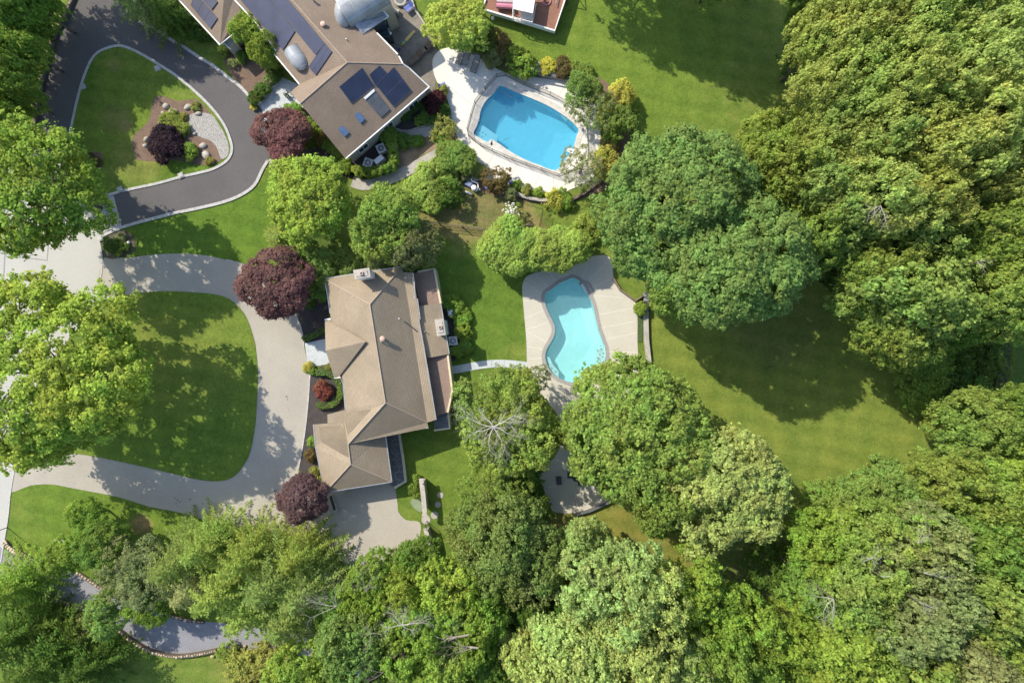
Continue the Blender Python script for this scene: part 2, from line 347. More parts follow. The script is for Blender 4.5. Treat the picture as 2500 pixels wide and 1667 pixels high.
def sheet(name, pts, z, mat_, n=4, **k): return fill(name, W(pts, z, n), z, mat_, **k)
road = [(-500,400),(60,425),(170,440),(232,482),(243,577),(250,630),(246,683),(237,731),(226,757),(190,800),(120,900),(60,1050),(32,1164),(25,1210),(20,1260),(12,1311),(2,1370),(-30,1500),(-80,1700),(-500,1700)]
sheet('road', road, .012, M['road'], 3)
aspo = [(185,-60),(160,45),(143,70),(130,110),(112,175),(97,240),(90,290),(86,320),(70,400),(60,470),(150,480),(245,500),(252,560),(300,554),(340,543),(386,531),(430,520),(479,510),(545,494),(590,476),(622,452),(641,415),(655,390),(668,350),(660,300),(640,265),(622,250),(590,215),(559,191),(525,164),(487,141),(450,116),(415,96),(380,72),(346,57),(320,38),(300,10),(290,-60)]
sheet('driveway', aspo, .02, M['asphalt'], 3)
isl1 = [(311,117),(346,133),(386,157),(431,186),(479,226),(519,266),(548,306),(564,346),(566,372),(553,394),(521,413),(480,424),(439,433),(386,448),(306,465),(274,474),(225,482),(170,470),(140,440),(148,400),(160,375),(170,332),(178,297),(186,261),(192,235),(199,210),(210,178),(226,144),(247,125),(285,113)]
fill('lawn', W(isl1, 0, 4), .09, M['lawn'], skirt=.08)
sheet('cobble_apron', [(234,484),(277,476),(298,555),(241,580),(228,530)], .03, M['cobble'], 0)
drv = [(251,632),(306,630),(372,622),(439,619),(505,624),(553,635),(585,643),(622,659),(665,695),(718,760),(731,789),(739,816),(742,845),(758,911),(756,940),(753,972),(747,1033),(739,1089),(729,1142),(740,1190),(808,1200),(957,1172),(965,1193),(971,1233),(973,1250),(992,1269),(1024,1274),(1026,1303),(1010,1340),(984,1372),(930,1400),(880,1392),(838,1372),(811,1343),(753,1322),(690,1308),(625,1300),(560,1284),(479,1263),(436,1250),(364,1236),(293,1214),(213,1198),(170,1190),(125,1182),(74,1185),(27,1201),(32,1164),(50,1110),(120,1000),(226,757),(234,741)]
sheet('driveway', drv, .02, M['drive'], 3)
isl2 = [(293,725),(346,715),(399,711),(465,713),(532,720),(569,736),(601,773),(620,827),(625,855),(630,914),(626,1007),(622,1047),(612,1100),(596,1134),(569,1164),(532,1174),(479,1169),(399,1150),(306,1129),(213,1111),(133,1103),(70,1110),(48,1100),(60,1050),(120,900),(190,800),(232,745)]
fill('lawn', W(isl2, 0, 4), .06, M['lawn'], skirt=.06)
bluedr = [(-20,1330),(13,1342),(60,1366),(110,1386),(190,1398),(255,1432),(320,1465),(395,1495),(460,1512),(540,1520),(650,1535),(760,1560),(760,1600),(680,1590),(600,1585),(530,1582),(450,1595),(390,1590),(330,1560),(270,1520),(205,1485),(175,1475),(100,1445),(30,1420),(-20,1400)]
sheet('driveway', bluedr, .016, M['bluedrive'], 3)
# kerbs
def kerb(pts, wd, closed=False, z=.12, mt='kerb', off=0):
    b = MB(); b.ribbon(W(pts, 0, 4, closed), wd, 0, z, closed, off=off); o = b.build('kerb', M[mt]); o['kind'] = 'structure'; return o
kerb(isl1, .28, True, .11)
kerb([(346,57),(380,72),(415,96),(450,116),(487,141),(525,164),(559,191),(590,215),(622,252)], .32, z=.12)
kerb([(655,392),(641,415),(622,452),(590,476),(545,494),(479,510),(430,520),(386,531),(340,543),(300,555),(270,567),(241,580)], .32, z=.12)
kerb([(241,578),(250,630),(246,683),(237,731),(226,757),(190,800)], .12, z=.06)
kerb([(36,1150),(32,1164),(25,1210),(20,1260),(12,1311),(2,1372)], .14, z=.06)
kerb([(553,634),(585,643),(622,659),(660,690)], .12, z=.06)
kerb([(718,760),(731,789),(739,816),(742,845)], .12, z=.06)
kerb([(757,911),(753,972),(747,1033),(739,1089),(729,1142)], .14, z=.08)
# seams in the road (patched rectangles)
sb = MB()
for seg in ([(15,568),(12,600),(16,626),(70,630),(115,636),(118,600),(117,585)], [(8,700),(12,620)], [(46,705),(39,683),(60,675),(92,666),(98,680),(106,705)]):
    sb.ribbon(W(seg, 0), .13, .013, .022)
sb.build('road_seams', mat('tar_seam', (.20, .19, .18), (.26, .25, .235), 4, .9))['kind'] = 'structure'
# oil spots and stains on the drive
ob = MB(); rr = random.Random(4)
for (u, v, r) in [(700,968,3),(702,975,2),(637,922,2),(672,1198,4),(434,1220,2.4),(427,1215,2),(440,1224,2.2),(464,1218,2.5),(495,1229,1.8),(551,1205,1.6),(430,1228,1.6),(690,1290,2),(680,1300,2.5),(735,1340,1.5),(762,1330,1.4),(706,1000,1.3)]:
    q = P(u, v); n = 9
    ob.prism([(q.x + r / 30 * (1 + .5 * rr.random()) * cos(k * 2 * pi / n), q.y + r / 30 * (1 + .5 * rr.random()) * sin(k * 2 * pi / n)) for k in range(n)], .021, .026)
ob.build('drive_stains', mat('oil_stain', (.12, .11, .10), (.2, .18, .165), 4))['kind'] = 'structure'
# walks and paths
def slabs(name, pts, wd, z, mt, joint, step=1.2, n=3):
    c = W(pts, 0, n, False); b = MB(); b.ribbon(c, wd, 0, z); L = 0
    for i in range(1, len(c)):
        L += (c[i] - c[i - 1]).length
        if L > step:
            L = 0; d = (c[i] - c[i - 1]).normalized(); nn = Vector((-d.y, d.x)) * wd * .49
            b.ribbon([c[i] - nn, c[i] + nn], .045, z - .01, z + .004, mi=1)
    o = b.build(name, [M[mt], M[joint]]); o['kind'] = 'structure'; return o
slabs('path', [(1078,370),(1050,386),(1013,407),(975,427),(945,439),(915,448),(885,452),(860,444)], 1.15, .05, 'slab', 'jointd', 1.0, 6)
slabs('path', [(1105,287),(1085,302),(1060,315),(1030,325),(1000,330),(975,328),(952,318)], 1.1, .05, 'slab', 'jointd', .9, 6)
kerb([(1092,285),(1060,300),(1020,313),(990,322),(972,319),(960,308)], .12, z=.16, mt='stonep')
slabs('path', [(1098,904),(1130,899),(1160,893),(1200,888),(1240,888),(1289,893)], .85, .05, 'blue', 'jointd', 1.1, 5)
sheet('front_walk', [(622,248),(645,228),(660,205),(690,190),(727,206),(712,228),(742,262),(700,275),(660,290),(645,296),(640,268)], .045, M['blue'], 0, skirt=.04)
sheet('front_walk', [(744,838),(800,826),(805,888),(768,894),(756,899),(750,880)], .05, M['blue'], 0, skirt=.04)
sheet('front_walk', [(654,392),(668,388),(705,398),(712,412),(690,420),(665,412)], .04, M['slab'], 2, skirt=.04)
# planting beds
sheet('planting_bed', [(388,234),(402,236),(436,247),(479,243),(500,262),(519,283),(540,318),(556,350),(553,378),(519,403),(470,400),(430,392),(399,394),(338,391),(327,372),(322,344),(332,325),(354,306),(366,285),(370,262),(374,243)], .1, M['mulch'], 4)
sheet('gravel_bed', [(463,282),(485,276),(516,280),(535,305),(548,327),(558,354),(557,378),(540,388),(530,362),(515,345),(490,335),(468,322),(462,300)], .11, M['gravel'], 4)
sheet('planting_bed', [(215,375),(245,372),(250,395),(245,415),(220,410)], .1, M['mulch'], 4)
sheet('planting_bed', [(716,755),(700,720),(760,690),(800,700),(805,832),(744,842),(739,816),(731,789)], .035, M['dkmulch'], 0)
sheet('planting_bed', [(758,908),(800,886),(845,900),(850,1000),(800,1035),(780,1090),(800,1200),(745,1190),(730,1142),(740,1089),(748,1033),(754,972)], .035, M['dkmulch'], 0)
sheet('planting_bed', [(1080,730),(1100,745),(1118,790),(1128,850),(1110,880),(1080,880),(1070,800)], .03, M['dkmulch'], 2)
sheet('planting_bed', [(250,570),(290,560),(325,575),(330,610),(300,628),(253,628)], .03, mat('bed_soil', (.05, .06, .025), (.09, .06, .04), 1.5), 2)
sheet('planting_bed', [(540,120),(600,115),(650,160),(690,190),(650,225),(630,252),(600,225),(560,175)], .03, M['mulch'], 3)
sheet('planting_bed', [(625,300),(700,255),(745,255),(850,395),(900,420),(870,440),(780,410),(700,400),(665,330)], .03, M['dkmulch'], 2)
sheet('planting_bed', [(840,400),(960,300),(960,420),(900,440),(850,425)], .03, M['dkmulch'], 0)
sheet('planting_bed', [(975,335),(1060,325),(1090,300),(1125,330),(1130,380),(1070,360),(1000,400),(965,420)], .02, M['dirt'], 2)
sheet('planting_bed', [(950,310),(985,290),(1040,235),(1068,225),(1092,285),(1050,303),(990,320)], .03, M['dkmulch'], 2)
sheet('planting_bed', [(1110,120),(1180,140),(1240,172),(1300,180),(1395,190),(1400,200),(1480,250),(1510,300),(1500,400),(1480,440),(1400,480),(1320,485),(1240,470),(1180,440),(1120,420),(1110,440),(1180,470),(1300,495),(1400,492),(1500,450),(1530,380),(1530,280),(1480,200),(1400,165),(1330,155),(1230,145),(1130,100)], .02, M['mulch'], 2)
# pool decks
d1o = [(1072,125),(1104,117),(1140,128),(1183,149),(1215,170),(1250,183),(1303,189),(1394,202),(1430,228),(1455,261),(1463,306),(1469,370),(1462,410),(1440,440),(1393,463),(1375,470),(1330,470),(1290,463),(1255,453),(1215,445),(1181,438),(1150,445),(1130,430),(1154,405),(1140,375),(1114,330),(1103,285),(1093,247),(1075,215),(1061,186),(1056,149)]
fill('pool_deck', W(d1o, 0, 3), .055, M['cream'], [offset(p1, .42)], skirt=.05)
d2o = [(1290,672),(1330,660),(1380,640),(1441,626),(1489,629),(1500,691),(1525,715),(1550,736),(1556,773),(1556,832),(1558,874),(1556,960),(1500,990),(1430,1010),(1400,1060),(1430,1120),(1449,1160),(1478,1215),(1481,1224),(1457,1234),(1410,1250),(1356,1250),(1338,1225),(1325,1185),(1314,1156),(1322,1143),(1350,1120),(1370,1085),(1375,1050),(1356,1004),(1325,975),(1303,945),(1289,914),(1286,870),(1285,832),(1279,760),(1275,710),(1277,690)]
fill('pool_deck', W(d2o, 0, 3), .055, M['tandeck'], [offset(p2, .38)], skirt=.05)
jb = MB()
for a, b in [((1306,668),(1338,700)),((1340,662),(1358,690)),((1378,655),(1386,677)),((1404,650),(1403,669)),((1435,643),(1419,684)),((1486,634),(1438,684)),((1488,682),(1447,702)),((1448,721),(1520,727)),((1452,770),(1546,752)),((1278,735),(1326,732)),((1281,777),(1329,757)),((1285,804),(1338,787)),((1286,808),(1335,836)),((1287,845),(1325,853)),((1290,877),(1329,873)),((1302,902),(1333,893)),((1330,950),(1352,918)),((1355,965),(1375,930)),((1481,858),(1556,860)),((1468,800),(1552,784)),((1472,830),(1556,812)),((1500,885),(1548,890)),((1282,690),(1330,722)),((1330,1192),(1400,1170)),((1386,1120),(1412,1245)),((1400,1170),(1440,1150)),((1345,1150),(1390,1130)),((1440,1150),(1462,1232))]:
    jb.ribbon(W([a, b]), .05, .05, .0595)
jb.build('pool_deck_joints', M['jointl'])['kind'] = 'structure'
jb = MB()
for a, b in [((1120,150),(1250,240)),((1330,200),(1322,222)),((1380,210),(1360,240)),((1240,440),(1262,402)),((1180,420),(1205,378)),((1300,462),(1318,430)),((1080,200),(1150,255)),((1100,290),(1140,300)),((1350,468),(1352,430)),((1190,150),(1205,190)),((1440,330),(1466,335))]:
    jb.ribbon(W([a, b]), .04, .05, .0595)
jb.build('pool_deck_joints', M['jointd'])['kind'] = 'structure'
pat = [(880,-60),(990,-60),(1005,0),(1040,64),(1066,120),(1072,126),(1056,149),(1061,186),(1064,207),(1062,232),(1035,245),(1000,270),(900,300),(840,200),(840,-20)]
sheet('patio', pat, .045, M['patio'], 0, skirt=.04)
sheet('stone_terrace', [(930,1050),(976,1056),(984,1115),(992,1174),(963,1190),(950,1180)], .25, M['slate'], 0, skirt=.25)
tb = MB(); e = W([(974,1054),(984,1115),(991,1174),(963,1190)], .25); tb.ribbon(e, .28, 0, .42)
tb.build('terrace_kerb', M['offwhite'])['kind'] = 'structure'
fb = MB(); rr = random.Random(5)     # mortar lines of the flagstones
for k in range(15):
    v = 1062 + k * 8.4; x = 944 + (v - 1060) * .13
    if k % 2: fb.ribbon(W([(x, v), (x + 14, v + rr.uniform(-4, 4)), (x + 30, v + rr.uniform(-5, 5))], .25), .06, .25, .256)
    fb.ribbon(W([(x + rr.uniform(6, 24), v), (x + rr.uniform(6, 26), v + 9 + rr.uniform(0, 5))], .25), .06, .25, .2575)
fb.build('flagstone_mortar', M['grout'])['kind'] = 'structure'

# ---------------------------------------------------------------- swimming pools
def pool(pts, name, label, loc, deep, wat, bas, cop, copw, shallow):
    root = empty(name, (loc.x, loc.y, 0), label, 'pool')
    b = MB(); n = len(pts); inner = pts
    cx = sum(p.x for p in pts) / n; cy = sum(p.y for p in pts) / n
    ns = 10; rings = []
    for k in range(ns + 1):
        t = 1 - k / ns * 1.0
        rings.append([(cx + (p.x - cx) * t, cy + (p.y - cy) * t) for p in pts])
    def dz(x, y, k):
        d_ = deep(x, y); return -d_ * min(1, .80 + .2 * k / 4)
    vs = [(p.x, p.y, .05) for p in pts]; fs = []
    for k in range(ns):
        vs += [(x, y, dz(x, y, k)) for x, y in rings[k]]
    vs.append((cx, cy, dz(cx, cy, 9)))
    for k in range(ns):
        for i in range(n):
            j = (i + 1) % n; fs.append((k * n + i, k * n + j, (k + 1) * n + j, (k + 1) * n + i))
    for i in range(n): fs.append((ns * n + i, ns * n + (i + 1) % n, len(vs) - 1))
    b.add(vs, fs); bo = b.build('basin', bas, root)
    fill('water_surface', offset(pts, -.005), -.09, wat, parent=root)
    c = MB(); c.ribbon(pts, copw, -.02, .085, True, off=copw / 2 * (-1 if area(pts) > 0 else 1)); c.build('coping', cop, root)
    return root
wat1 = watermat('pool_water_blue', (.62, .90, .97), (.10, .40, .52), .22)
wat2 = watermat('pool_water_aqua', (.74, .95, .95), (.34, .62, .64), .14)
c1 = P(1290, 310); c2 = P(1405, 810)
pl1 = pool(p1, 'swimming_pool', 'angular blue pool with grey stone edge on the cream deck behind the solar-panel house', c1,
     lambda x, y: 1.9, wat1, mat('blue_liner', (.27, .60, .74), (.24, .56, .70), .5, .6, 9, .05), mat('pool_coping_stone', (.52, .49, .43), (.36, .34, .30), 1.2, .85, 9, .25, .3), .62, None)
def deep2(x, y):
    v = 833.5 - y * S; return 1.35 + .9 * max(0, min(1, (840 - v) / 110))
pl2 = pool(p2, 'swimming_pool', 'kidney-shaped turquoise pool with grey edge on the beige jointed deck', c2, deep2, wat2,
     mat('aqua_plaster', (.52, .77, .77), (.49, .74, .75), .6, .6, 9, .04), mat('grey_tile_coping', (.27, .255, .235), (.23, .22, .205), 3, .8, 9, .2), .40, None)
b = MB(); b.prism(W([(1157,328),(1172,336),(1192,347),(1203,341),(1212,345),(1216,330),(1180,305),(1166,302)]), -.9, -.35)
b.build('steps', mat('pale_pool_step', (.50, .68, .74), (.44, .62, .70), 1), pl1)
for k in range(6):
    q = P(1160 + k // 2 * 8 + k % 2 * 10, 322 + k // 2 * 5 - k % 2 * 5); b = MB(); b.cyl((q.x, q.y, -.34), .06, .03, 8); b.build('tread_mark', M['black'], pl1)
b = MB(); b.prism(W([(1362,268),(1366,276),(1376,288),(1384,296),(1388,286),(1376,274)]), -.8, -.2); b.build('bench', mat('pale_bench', (.42, .56, .62)), pl1)
b = MB(); b.prism(W([(1416,694),(1424,690),(1436,695),(1445,713),(1441,720),(1434,720)]), -.5, -.06); b.build('steps', mat('pale_aqua_step', (.55, .68, .66)), pl2)
b = MB(); b.ribbon(W([(1414,695),(1424,687),(1438,692),(1448,713),(1440,722)], 0, 3, False), .25, .0, .09); b.build('step_coping', mat('grey_tile_coping_b', (.27, .255, .235)), pl2)
b = MB()
b.prism(W([(1335,872),(1342,896),(1352,912),(1364,922),(1364,906),(1350,890),(1342,872)]), -.7, -.2); b.build('bench', mat('pale_bench_b', (.66, .78, .74)), pl2)
b = MB(); b.prism(W([(1477,850),(1478,872),(1468,890),(1460,888),(1455,870),(1462,852)], 0, 2), -.9, -.25); b.build('steps', mat('pale_step_c', (.80, .86, .82)), pl2)
for u, v in [(1467,844),(1468,852),(1458,855),(1473,862),(1464,865),(1459,873),(1472,871),(1462,876),(1426,701),(1432,710),(1335,876),(1339,888),(1347,899),(1356,907)]:
    q = P(u, v); b = MB(); b.cyl((q.x, q.y, -.2), .06, .09, 8); b.build('tread_mark', M['black'], pl2)
# diving step and rails
b = MB(); q = P(1392, 369); b.box((q.x, q.y, .12), (.75, .5, .1), R_(-25)); b.box((q.x + .2, q.y - .1, .03), (.3, .3, .16), R_(-25))
tag(b.build('pool_step', M['white']), 'small white step block at the lower right edge of the blue pool', 'step')
# swimming-pool safety fence round pool 1
root = empty('pool_fence', (c1.x, c1.y, 0), 'low dark safety fence with slim posts around the blue pool', 'fence')
fp = [(1213,189),(1234,186),(1280,209),(1343,233),(1383,255),(1415,288),(1433,314),(1436,372),(1432,405),(1383,424),(1364,431),(1322,416),(1250,391),(1231,383),(1173,356),(1144,334),(1141,319),(1150,285),(1160,253),(1185,220)]
def wire_fence(root, pts, h, step, rail=.035, post=.03, meshmat=None, closed=True, n=0, mt='black', rails=(1.0, .12)):
    c = W(pts, 0, n, closed); 
    if closed: c = c + [c[0]]
    for zf in rails:
        b = MB(); b.ribbon(c, rail, h * zf - .03, h * zf, False); b.build('rail', M[mt], root)
    acc = step; b = None
    for i in range(len(c) - 1):
        L = (c[i + 1] - c[i]).length; t = 0
        k = max(1, round(L / step)) if not n else (1 if acc >= step else 0); acc = 0 if acc >= step else acc + L
        for j in range(k):
            q = c[i].lerp(c[i + 1], j / max(k, 1)); b = MB(); b.cyl((q.x, q.y, 0), post, h + .04, 6); b.build('post', M[mt], root)
    if meshmat:
        b = MB(); vs = []; fs = []
        for q in c: vs += [(q.x, q.y, .05), (q.x, q.y, h - .03)]
        for i in range(len(c) - 1): fs.append((2 * i, 2 * i + 2, 2 * i + 3, 2 * i + 1))
        b.add(vs, fs); b.build('netting', meshmat, root)
def netmat(name, fac):
    m, nt, bs, L = newmat(name); bs.inputs['Base Color'].default_value = (.05, .05, .05, 1)
    tr = N(nt, 'ShaderNodeBsdfTransparent'); mx = N(nt, 'ShaderNodeMixShader'); ck = N(nt, 'ShaderNodeTexChecker'); ck.inputs['Scale'].default_value = 60
    mx.inputs[0].default_value = fac; L.new(tr.outputs[0], mx.inputs[1]); L.new(bs.outputs[0], mx.inputs[2]); L.new(mx.outputs[0], nt.nodes['Material Output'].inputs[0]); return m
wire_fence(root, fp, 1.05, 1.6, meshmat=netmat('mesh_netting', .38))
# wire fence through the lawn between the houses, and the fence beside the pool shrubs
root = empty('wire_fence', P(1090, 540), 'thin dark wire fence with wooden posts across the dry grass below the pool shrubs', 'fence')
wire_fence(root, [(1000,538),(1030,543),(1075,549),(1130,556),(1190,564),(1240,560),(1300,552)], 1.3, 2.2, closed=False, mt='wood', rails=(1.0, .55, .15), rail=.045, post=.07, meshmat=netmat('wire_netting', .30))
root = empty('metal_gate', P(1320, 530), 'open dark iron gate panel standing in the dry grass behind the hedge', 'gate')
wire_fence(root, [(1316,555),(1324,510)], 1.5, .25, closed=False, rails=(1.0, .1), post=.018)
root = empty('iron_fence', P(1400, 490), 'dark iron picket fence curving along the mulch below the blue pool', 'fence')
wire_fence(root, [(1250,478),(1290,490),(1330,500),(1380,500),(1420,482),(1450,462)], 1.2, .9, closed=False, n=3, rails=(1.0, .1), post=.02)
# ---------------------------------------------------------------- houses
def roof(name, planes, m, parent, thick=.2, mats=None):
    b = bmesh.new(); uvl = b.loops.layers.uv.new('UVMap'); cache = {}
    def V(p):
        k = (round(p[0], 1), round(p[1], 1), round(p[2], 2))
        if k not in cache: cache[k] = b.verts.new(P(*p) - ORG[parent.name])
        return cache[k]
    for pl in planes:
        vs = [V(p) for p in pl]
        f = b.faces.new(vs); f.normal_update()
        if f.normal.z < 0: f.normal_flip()
    b.normal_update(); tops = list(b.faces)
    bd = [e for e in b.edges if len(e.link_faces) == 1]
    low = {}
    for v in list(b.verts): low[v] = b.verts.new(v.co - Vector((0, 0, thick)))
    for e in bd:
        a, c = e.verts; b.faces.new((a, c, low[c], low[a]))
    for f in tops: b.faces.new([low[v] for v in reversed(list(f.verts))])
    for f in tops:
        n = f.normal; h = Vector((-n.y, n.x, 0)); h = h.normalized() if h.length > .01 else Vector((1, 0, 0)); u = n.cross(h)
        for l in f.loops: l[uvl].uv = (l.vert.co.dot(h), l.vert.co.dot(u))
    bmesh.ops.recalc_face_normals(b, faces=b.faces)
    me = bpy.data.meshes.new(name); b.to_mesh(me); b.free(); me.materials.append(m)
    o = bpy.data.objects.new(name, me); COL.objects.link(o); o.parent = parent; ORG[o.name] = ORG[parent.name]; return o
def walls(name, outline, m, parent, inset=.45, drop=.22, win=True, zb=0.0, skip=()):
    pts = [P(*p) for p in outline]; zs = [p[2] - drop for p in outline]
    if area(pts) < 0: pts.reverse(); zs.reverse()
    q = offset([(p.x, p.y) for p in pts], -inset); n = len(q); b = MB()
    vs = [(a.x, a.y, zb) for a in q] + [(q[i].x, q[i].y, zs[i]) for i in range(n)]
    b.add(vs, [(i, (i + 1) % n, n + (i + 1) % n, n + i) for i in range(n)]); wo = b.build(name, m, parent)
    if not win: return wo
    for i in range(n):
        a, c = q[i], q[(i + 1) % n]; L = (c - a).length
        if L < 2.4: continue
        d_ = (c - a) / L; nn = Vector((d_.y, -d_.x)); k = max(1, int(L // 3.2)); rz = math.atan2(d_.y, d_.x)
        zc = 1.55
        for j in range(k):
            p = a + d_ * (L * (j + .5) / k)
            f = MB()
            for ox, oz, sx, sz in ((0, .65, 1.3, .09), (0, -.65, 1.3, .09), (-.62, 0, .09, 1.22), (.62, 0, .09, 1.22), (0, 0, .05, 1.22)):
                f.box((p.x + d_.x * ox + nn.x * .04, p.y + d_.y * ox + nn.y * .04, zc + oz), (sx, .09, sz), rz)
            fo = f.build('window', M['white'], parent)
            g = MB(); g.box((p.x + nn.x * .015, p.y + nn.y * .015, zc), (1.18, .03, 1.22), rz); g.build('pane', M['glass'], fo)
    return wo
def gutter(parent, pts, m='white', r=.07, dz=-.02, name='gutter'):
    b = MB(); q = [P(*p) + Vector((0, 0, dz)) for p in pts]; b.tube(q, r, 6); return b.build(name, M[m], parent)
def on(p, pl):           # height of the roof plane (three photo points with z) below photo point p
    a, b_, c = [P(*x) for x in pl]; n = (b_ - a).cross(c - a)
    o = Vector((0, 0, H)); d = P(p[0], p[1], 0) - o; t = (a - o).dot(n) / d.dot(n); return o + d * t, (n if n.z > 0 else -n).normalized()
def patch(name, quad, pl, m, parent, lift=.08, thick=.06, grid=None, gm=None, gw=.03):
    q = [on(p, pl) for p in quad]; n = q[0][1]; t = [a[0] + n * lift for a in q]; b = MB()
    lo = [a - n * thick for a in t]; b.add(t + lo, [(0, 1, 2, 3), (7, 6, 5, 4), (0, 4, 5, 1), (1, 5, 6, 2), (2, 6, 7, 3), (3, 7, 4, 0)])
    if grid:
        nx, ny = grid
        for i in range(nx + 1):
            s = i / nx; a = t[0].lerp(t[1], s); c = t[3].lerp(t[2], s); b.tube([a + n * .004, c + n * .004], gw / 2, 4, 1)
        for j in range(ny + 1):
            s = j / ny; a = t[0].lerp(t[3], s); c = t[1].lerp(t[2], s); b.tube([a + n * .004, c + n * .004], gw / 2, 4, 1)
    return b.build(name, [m] + ([gm] if gm else []), parent)
frame_m = mat('panel_frame', (.10, .10, .13), (.08, .085, .11), 2, .5)
panel_no_sheen = glass('solar_cell_no_sheen', (.016, .022, .05), .3)  # same cells without the painted sky reflection, for the lower slope
frame_m2 = mat('white_bar', (.55, .56, .56), None, 2, .5)

# --- house 2: long tan roof in the middle
h2 = empty('house', P(900, 930), 'long low house with tan hipped roof and two white chimneys beside the kidney pool', 'house')
E = 3.8; RG = 6.35; e2 = 3.0; r2 = 4.95
A = (791, 680, E); B_ = (981, 651, E); H1 = (903, 743, RG); H2 = (941, 983, RG - .1); H3 = (850, 1084, r2 + .1); H4 = (856, 1133, r2); F = (793, 1202, e2)
G1 = (798, 712, E); G2 = (808, 779, E); J1 = (838, 938, E); J2 = (843, 999, E); K1 = (765, 1036, e2); K2 = (770, 1091, e2)
C0 = (984, 664, E); C1 = (1012, 691, E); C2 = (1024, 779, E); C3 = (1034, 842, E); D0 = (1065, 1024, E); D1 = (1043, 1031, E); D2 = (1046, 1044, E - .1); EE = (894, 1069, E - .1)
S1 = (957, 1176, e2); S2 = (941, 1060, e2)
rf = roof('roof', [
    [A, B_, H1], [A, H1, G2, G1], [H1, H2, J2, J1, G2], [H2, H3, (838, 1031, 3.35), J2], [H3, H4, F, K2, K1, (838, 1031, 3.45)],
    [B_, C0, (1008, 666, E), C1, C2, C3, D0, D1, H2, H1], [H2, D1, D2, EE, H3], [H4, S1, F], [H3, (900, 1069, r2 - 1.0), (941, 1060, e2), S1, H4]], M['roof2'], h2)
roof('roof', [[(799, 1012, 3.1), (843, 1000, 3.55), (845, 1032, 3.35), (800, 1037, 3.05)]], M['roof2'], h2, .15)
# entry gable roof
roof('roof', [[(793, 781, E), (808, 779, E + .02), (892, 848, 5.2), (885, 838, 5.15), (795, 857, 4.3)], [(795, 857, 4.3), (889, 845, 5.25), (834, 915, 4.05), (831, 922, 3.9), (816, 923, 3.5)]], M['roof2'], h2, .15) if 0 else None
roof('roof', [[(793, 781, E), (812, 783, E + .05), (893, 834, 6.2), (795, 856, 5.0)], [(795, 856, 5.0), (893, 834, 6.2), (831, 915, 4.02), (830, 921, 3.9), (816, 923, 3.75)]], M['roof2'], h2, .15)
rfe = roof('roof', [[(1025, 747, 3.3), (1076, 740, 2.7), (1097, 864, 2.7), (1044, 874, 3.3), (1031, 835, 3.45), (1022, 779, 3.45)]], M['roof2'], h2, .15)
walls('wall', [A, (981, 651, E), (1008, 668, E), (1012, 730, E), (1022, 779, E), (1034, 842, E), (1063, 1024, E), (1044, 1044, E), (894, 1069, E), (845, 1030, E), (843, 999, E), (838, 938, E), (820, 922, E), (797, 840, E), (797, 783, E), (808, 779, E)], M['siding'], h2)
walls('wall', [(765, 1036, e2), (838, 1025, e2), (897, 1064, e2), (941, 1060, e2), S1, F, K2], M['siding'], h2)
walls('wall', [(1020, 749, 2.9), (1076, 740, 2.7), (1097, 864, 2.7), (1040, 874, 2.9)], M['siding'], h2)
for g in ([A, (870, 668, E)], [(905, 662, E), B_], [A, G1, (806, 765, E)], [(1008, 666, E), C1], [(1012, 691, E), (1012, 731, E)], [(1019, 729, E), (1026, 779, E)], [(1022, 782, E), (1034, 842, E)], [(1034, 842, E), D0], [D2, EE], [K1, K2, F], [F, S1], [S1, S2], [(1076, 740, 2.7), (1097, 864, 2.7)], [(820, 923, 3.8), (831, 921, 3.9), J1, J2]):
    gutter(h2, g, 'steel', .065)
gutter(h2, [(793, 781, E), (808, 779, E)], 'white', .11); gutter(h2, [(816, 922, 3.7), (830, 920, 3.8)], 'white', .1)
capm = mat('ridge_cap', (.37, .29, .215), (.31, .24, .18), 3, .9)
for g in ([H1, H2], [H2, H3], [H3, H4], [A, H1], [B_, H1], [H2, D1], [H4, S1], [H4, F]):
    b = MB(); q = [P(*p) + Vector((0, 0, .015)) for p in g]; b.ribbon(q, .24, 0, .01); b.v = []; b.f = []; b.m = []
    b.tube(q, .06, 6); b.build('ridge_cap', capm, h2)
def chimney(parent, c, sz, rz, z0, z1, m='white'):
    b = MB(); b.box((c.x, c.y, (z0 + z1) / 2), (sz[0], sz[1], z1 - z0), rz); o = b.build('chimney', M[m], parent)
    b = MB(); b.box((c.x, c.y, z1 + .06), (sz[0] + .18, sz[1] + .18, .12), rz); b.box((c.x, c.y, z1 + .15), (sz[0] * .8, sz[1] * .7, .08), rz); b.build('cap', M['stonep'], o)
    b = MB(); b.box((c.x, c.y, z1 + .28), (.32, .32, .2), rz); b.build('flue', M['terr'], o)
    b = MB(); b.box((c.x, c.y, z1 + .385), (.2, .2, .015), rz); b.build('flue_opening', M['black'], o)
chimney(h2, P(884, 668, 7.1), (1.45, .75), R_(9), 0, 7.1)
chimney(h2, P(1075, 799, 4.9), (.75, 1.55), R_(8), 0, 4.9)
def vent(parent, u, v, z, r, h, m, name='roof_vent', cap=False):
    q = P(u, v, z); b = MB(); b.cyl((q.x, q.y, z - .5), r, h + .5, 12)
    if cap: b.ball((q.x, q.y, z + h), (r * 1.7, r * 1.7, r * .8), 12)
    b.build(name, M[m], parent)
vent(h2, 976, 778, 5.2, .09, .55, 'steel'); vent(h2, 935, 827, 6.1, .17, .35, 'terr', cap=True); vent(h2, 1037, 809, 3.4, .05, .3, 'steel'); vent(h2, 931, 834, 6.1, .07, .2, 'steel')
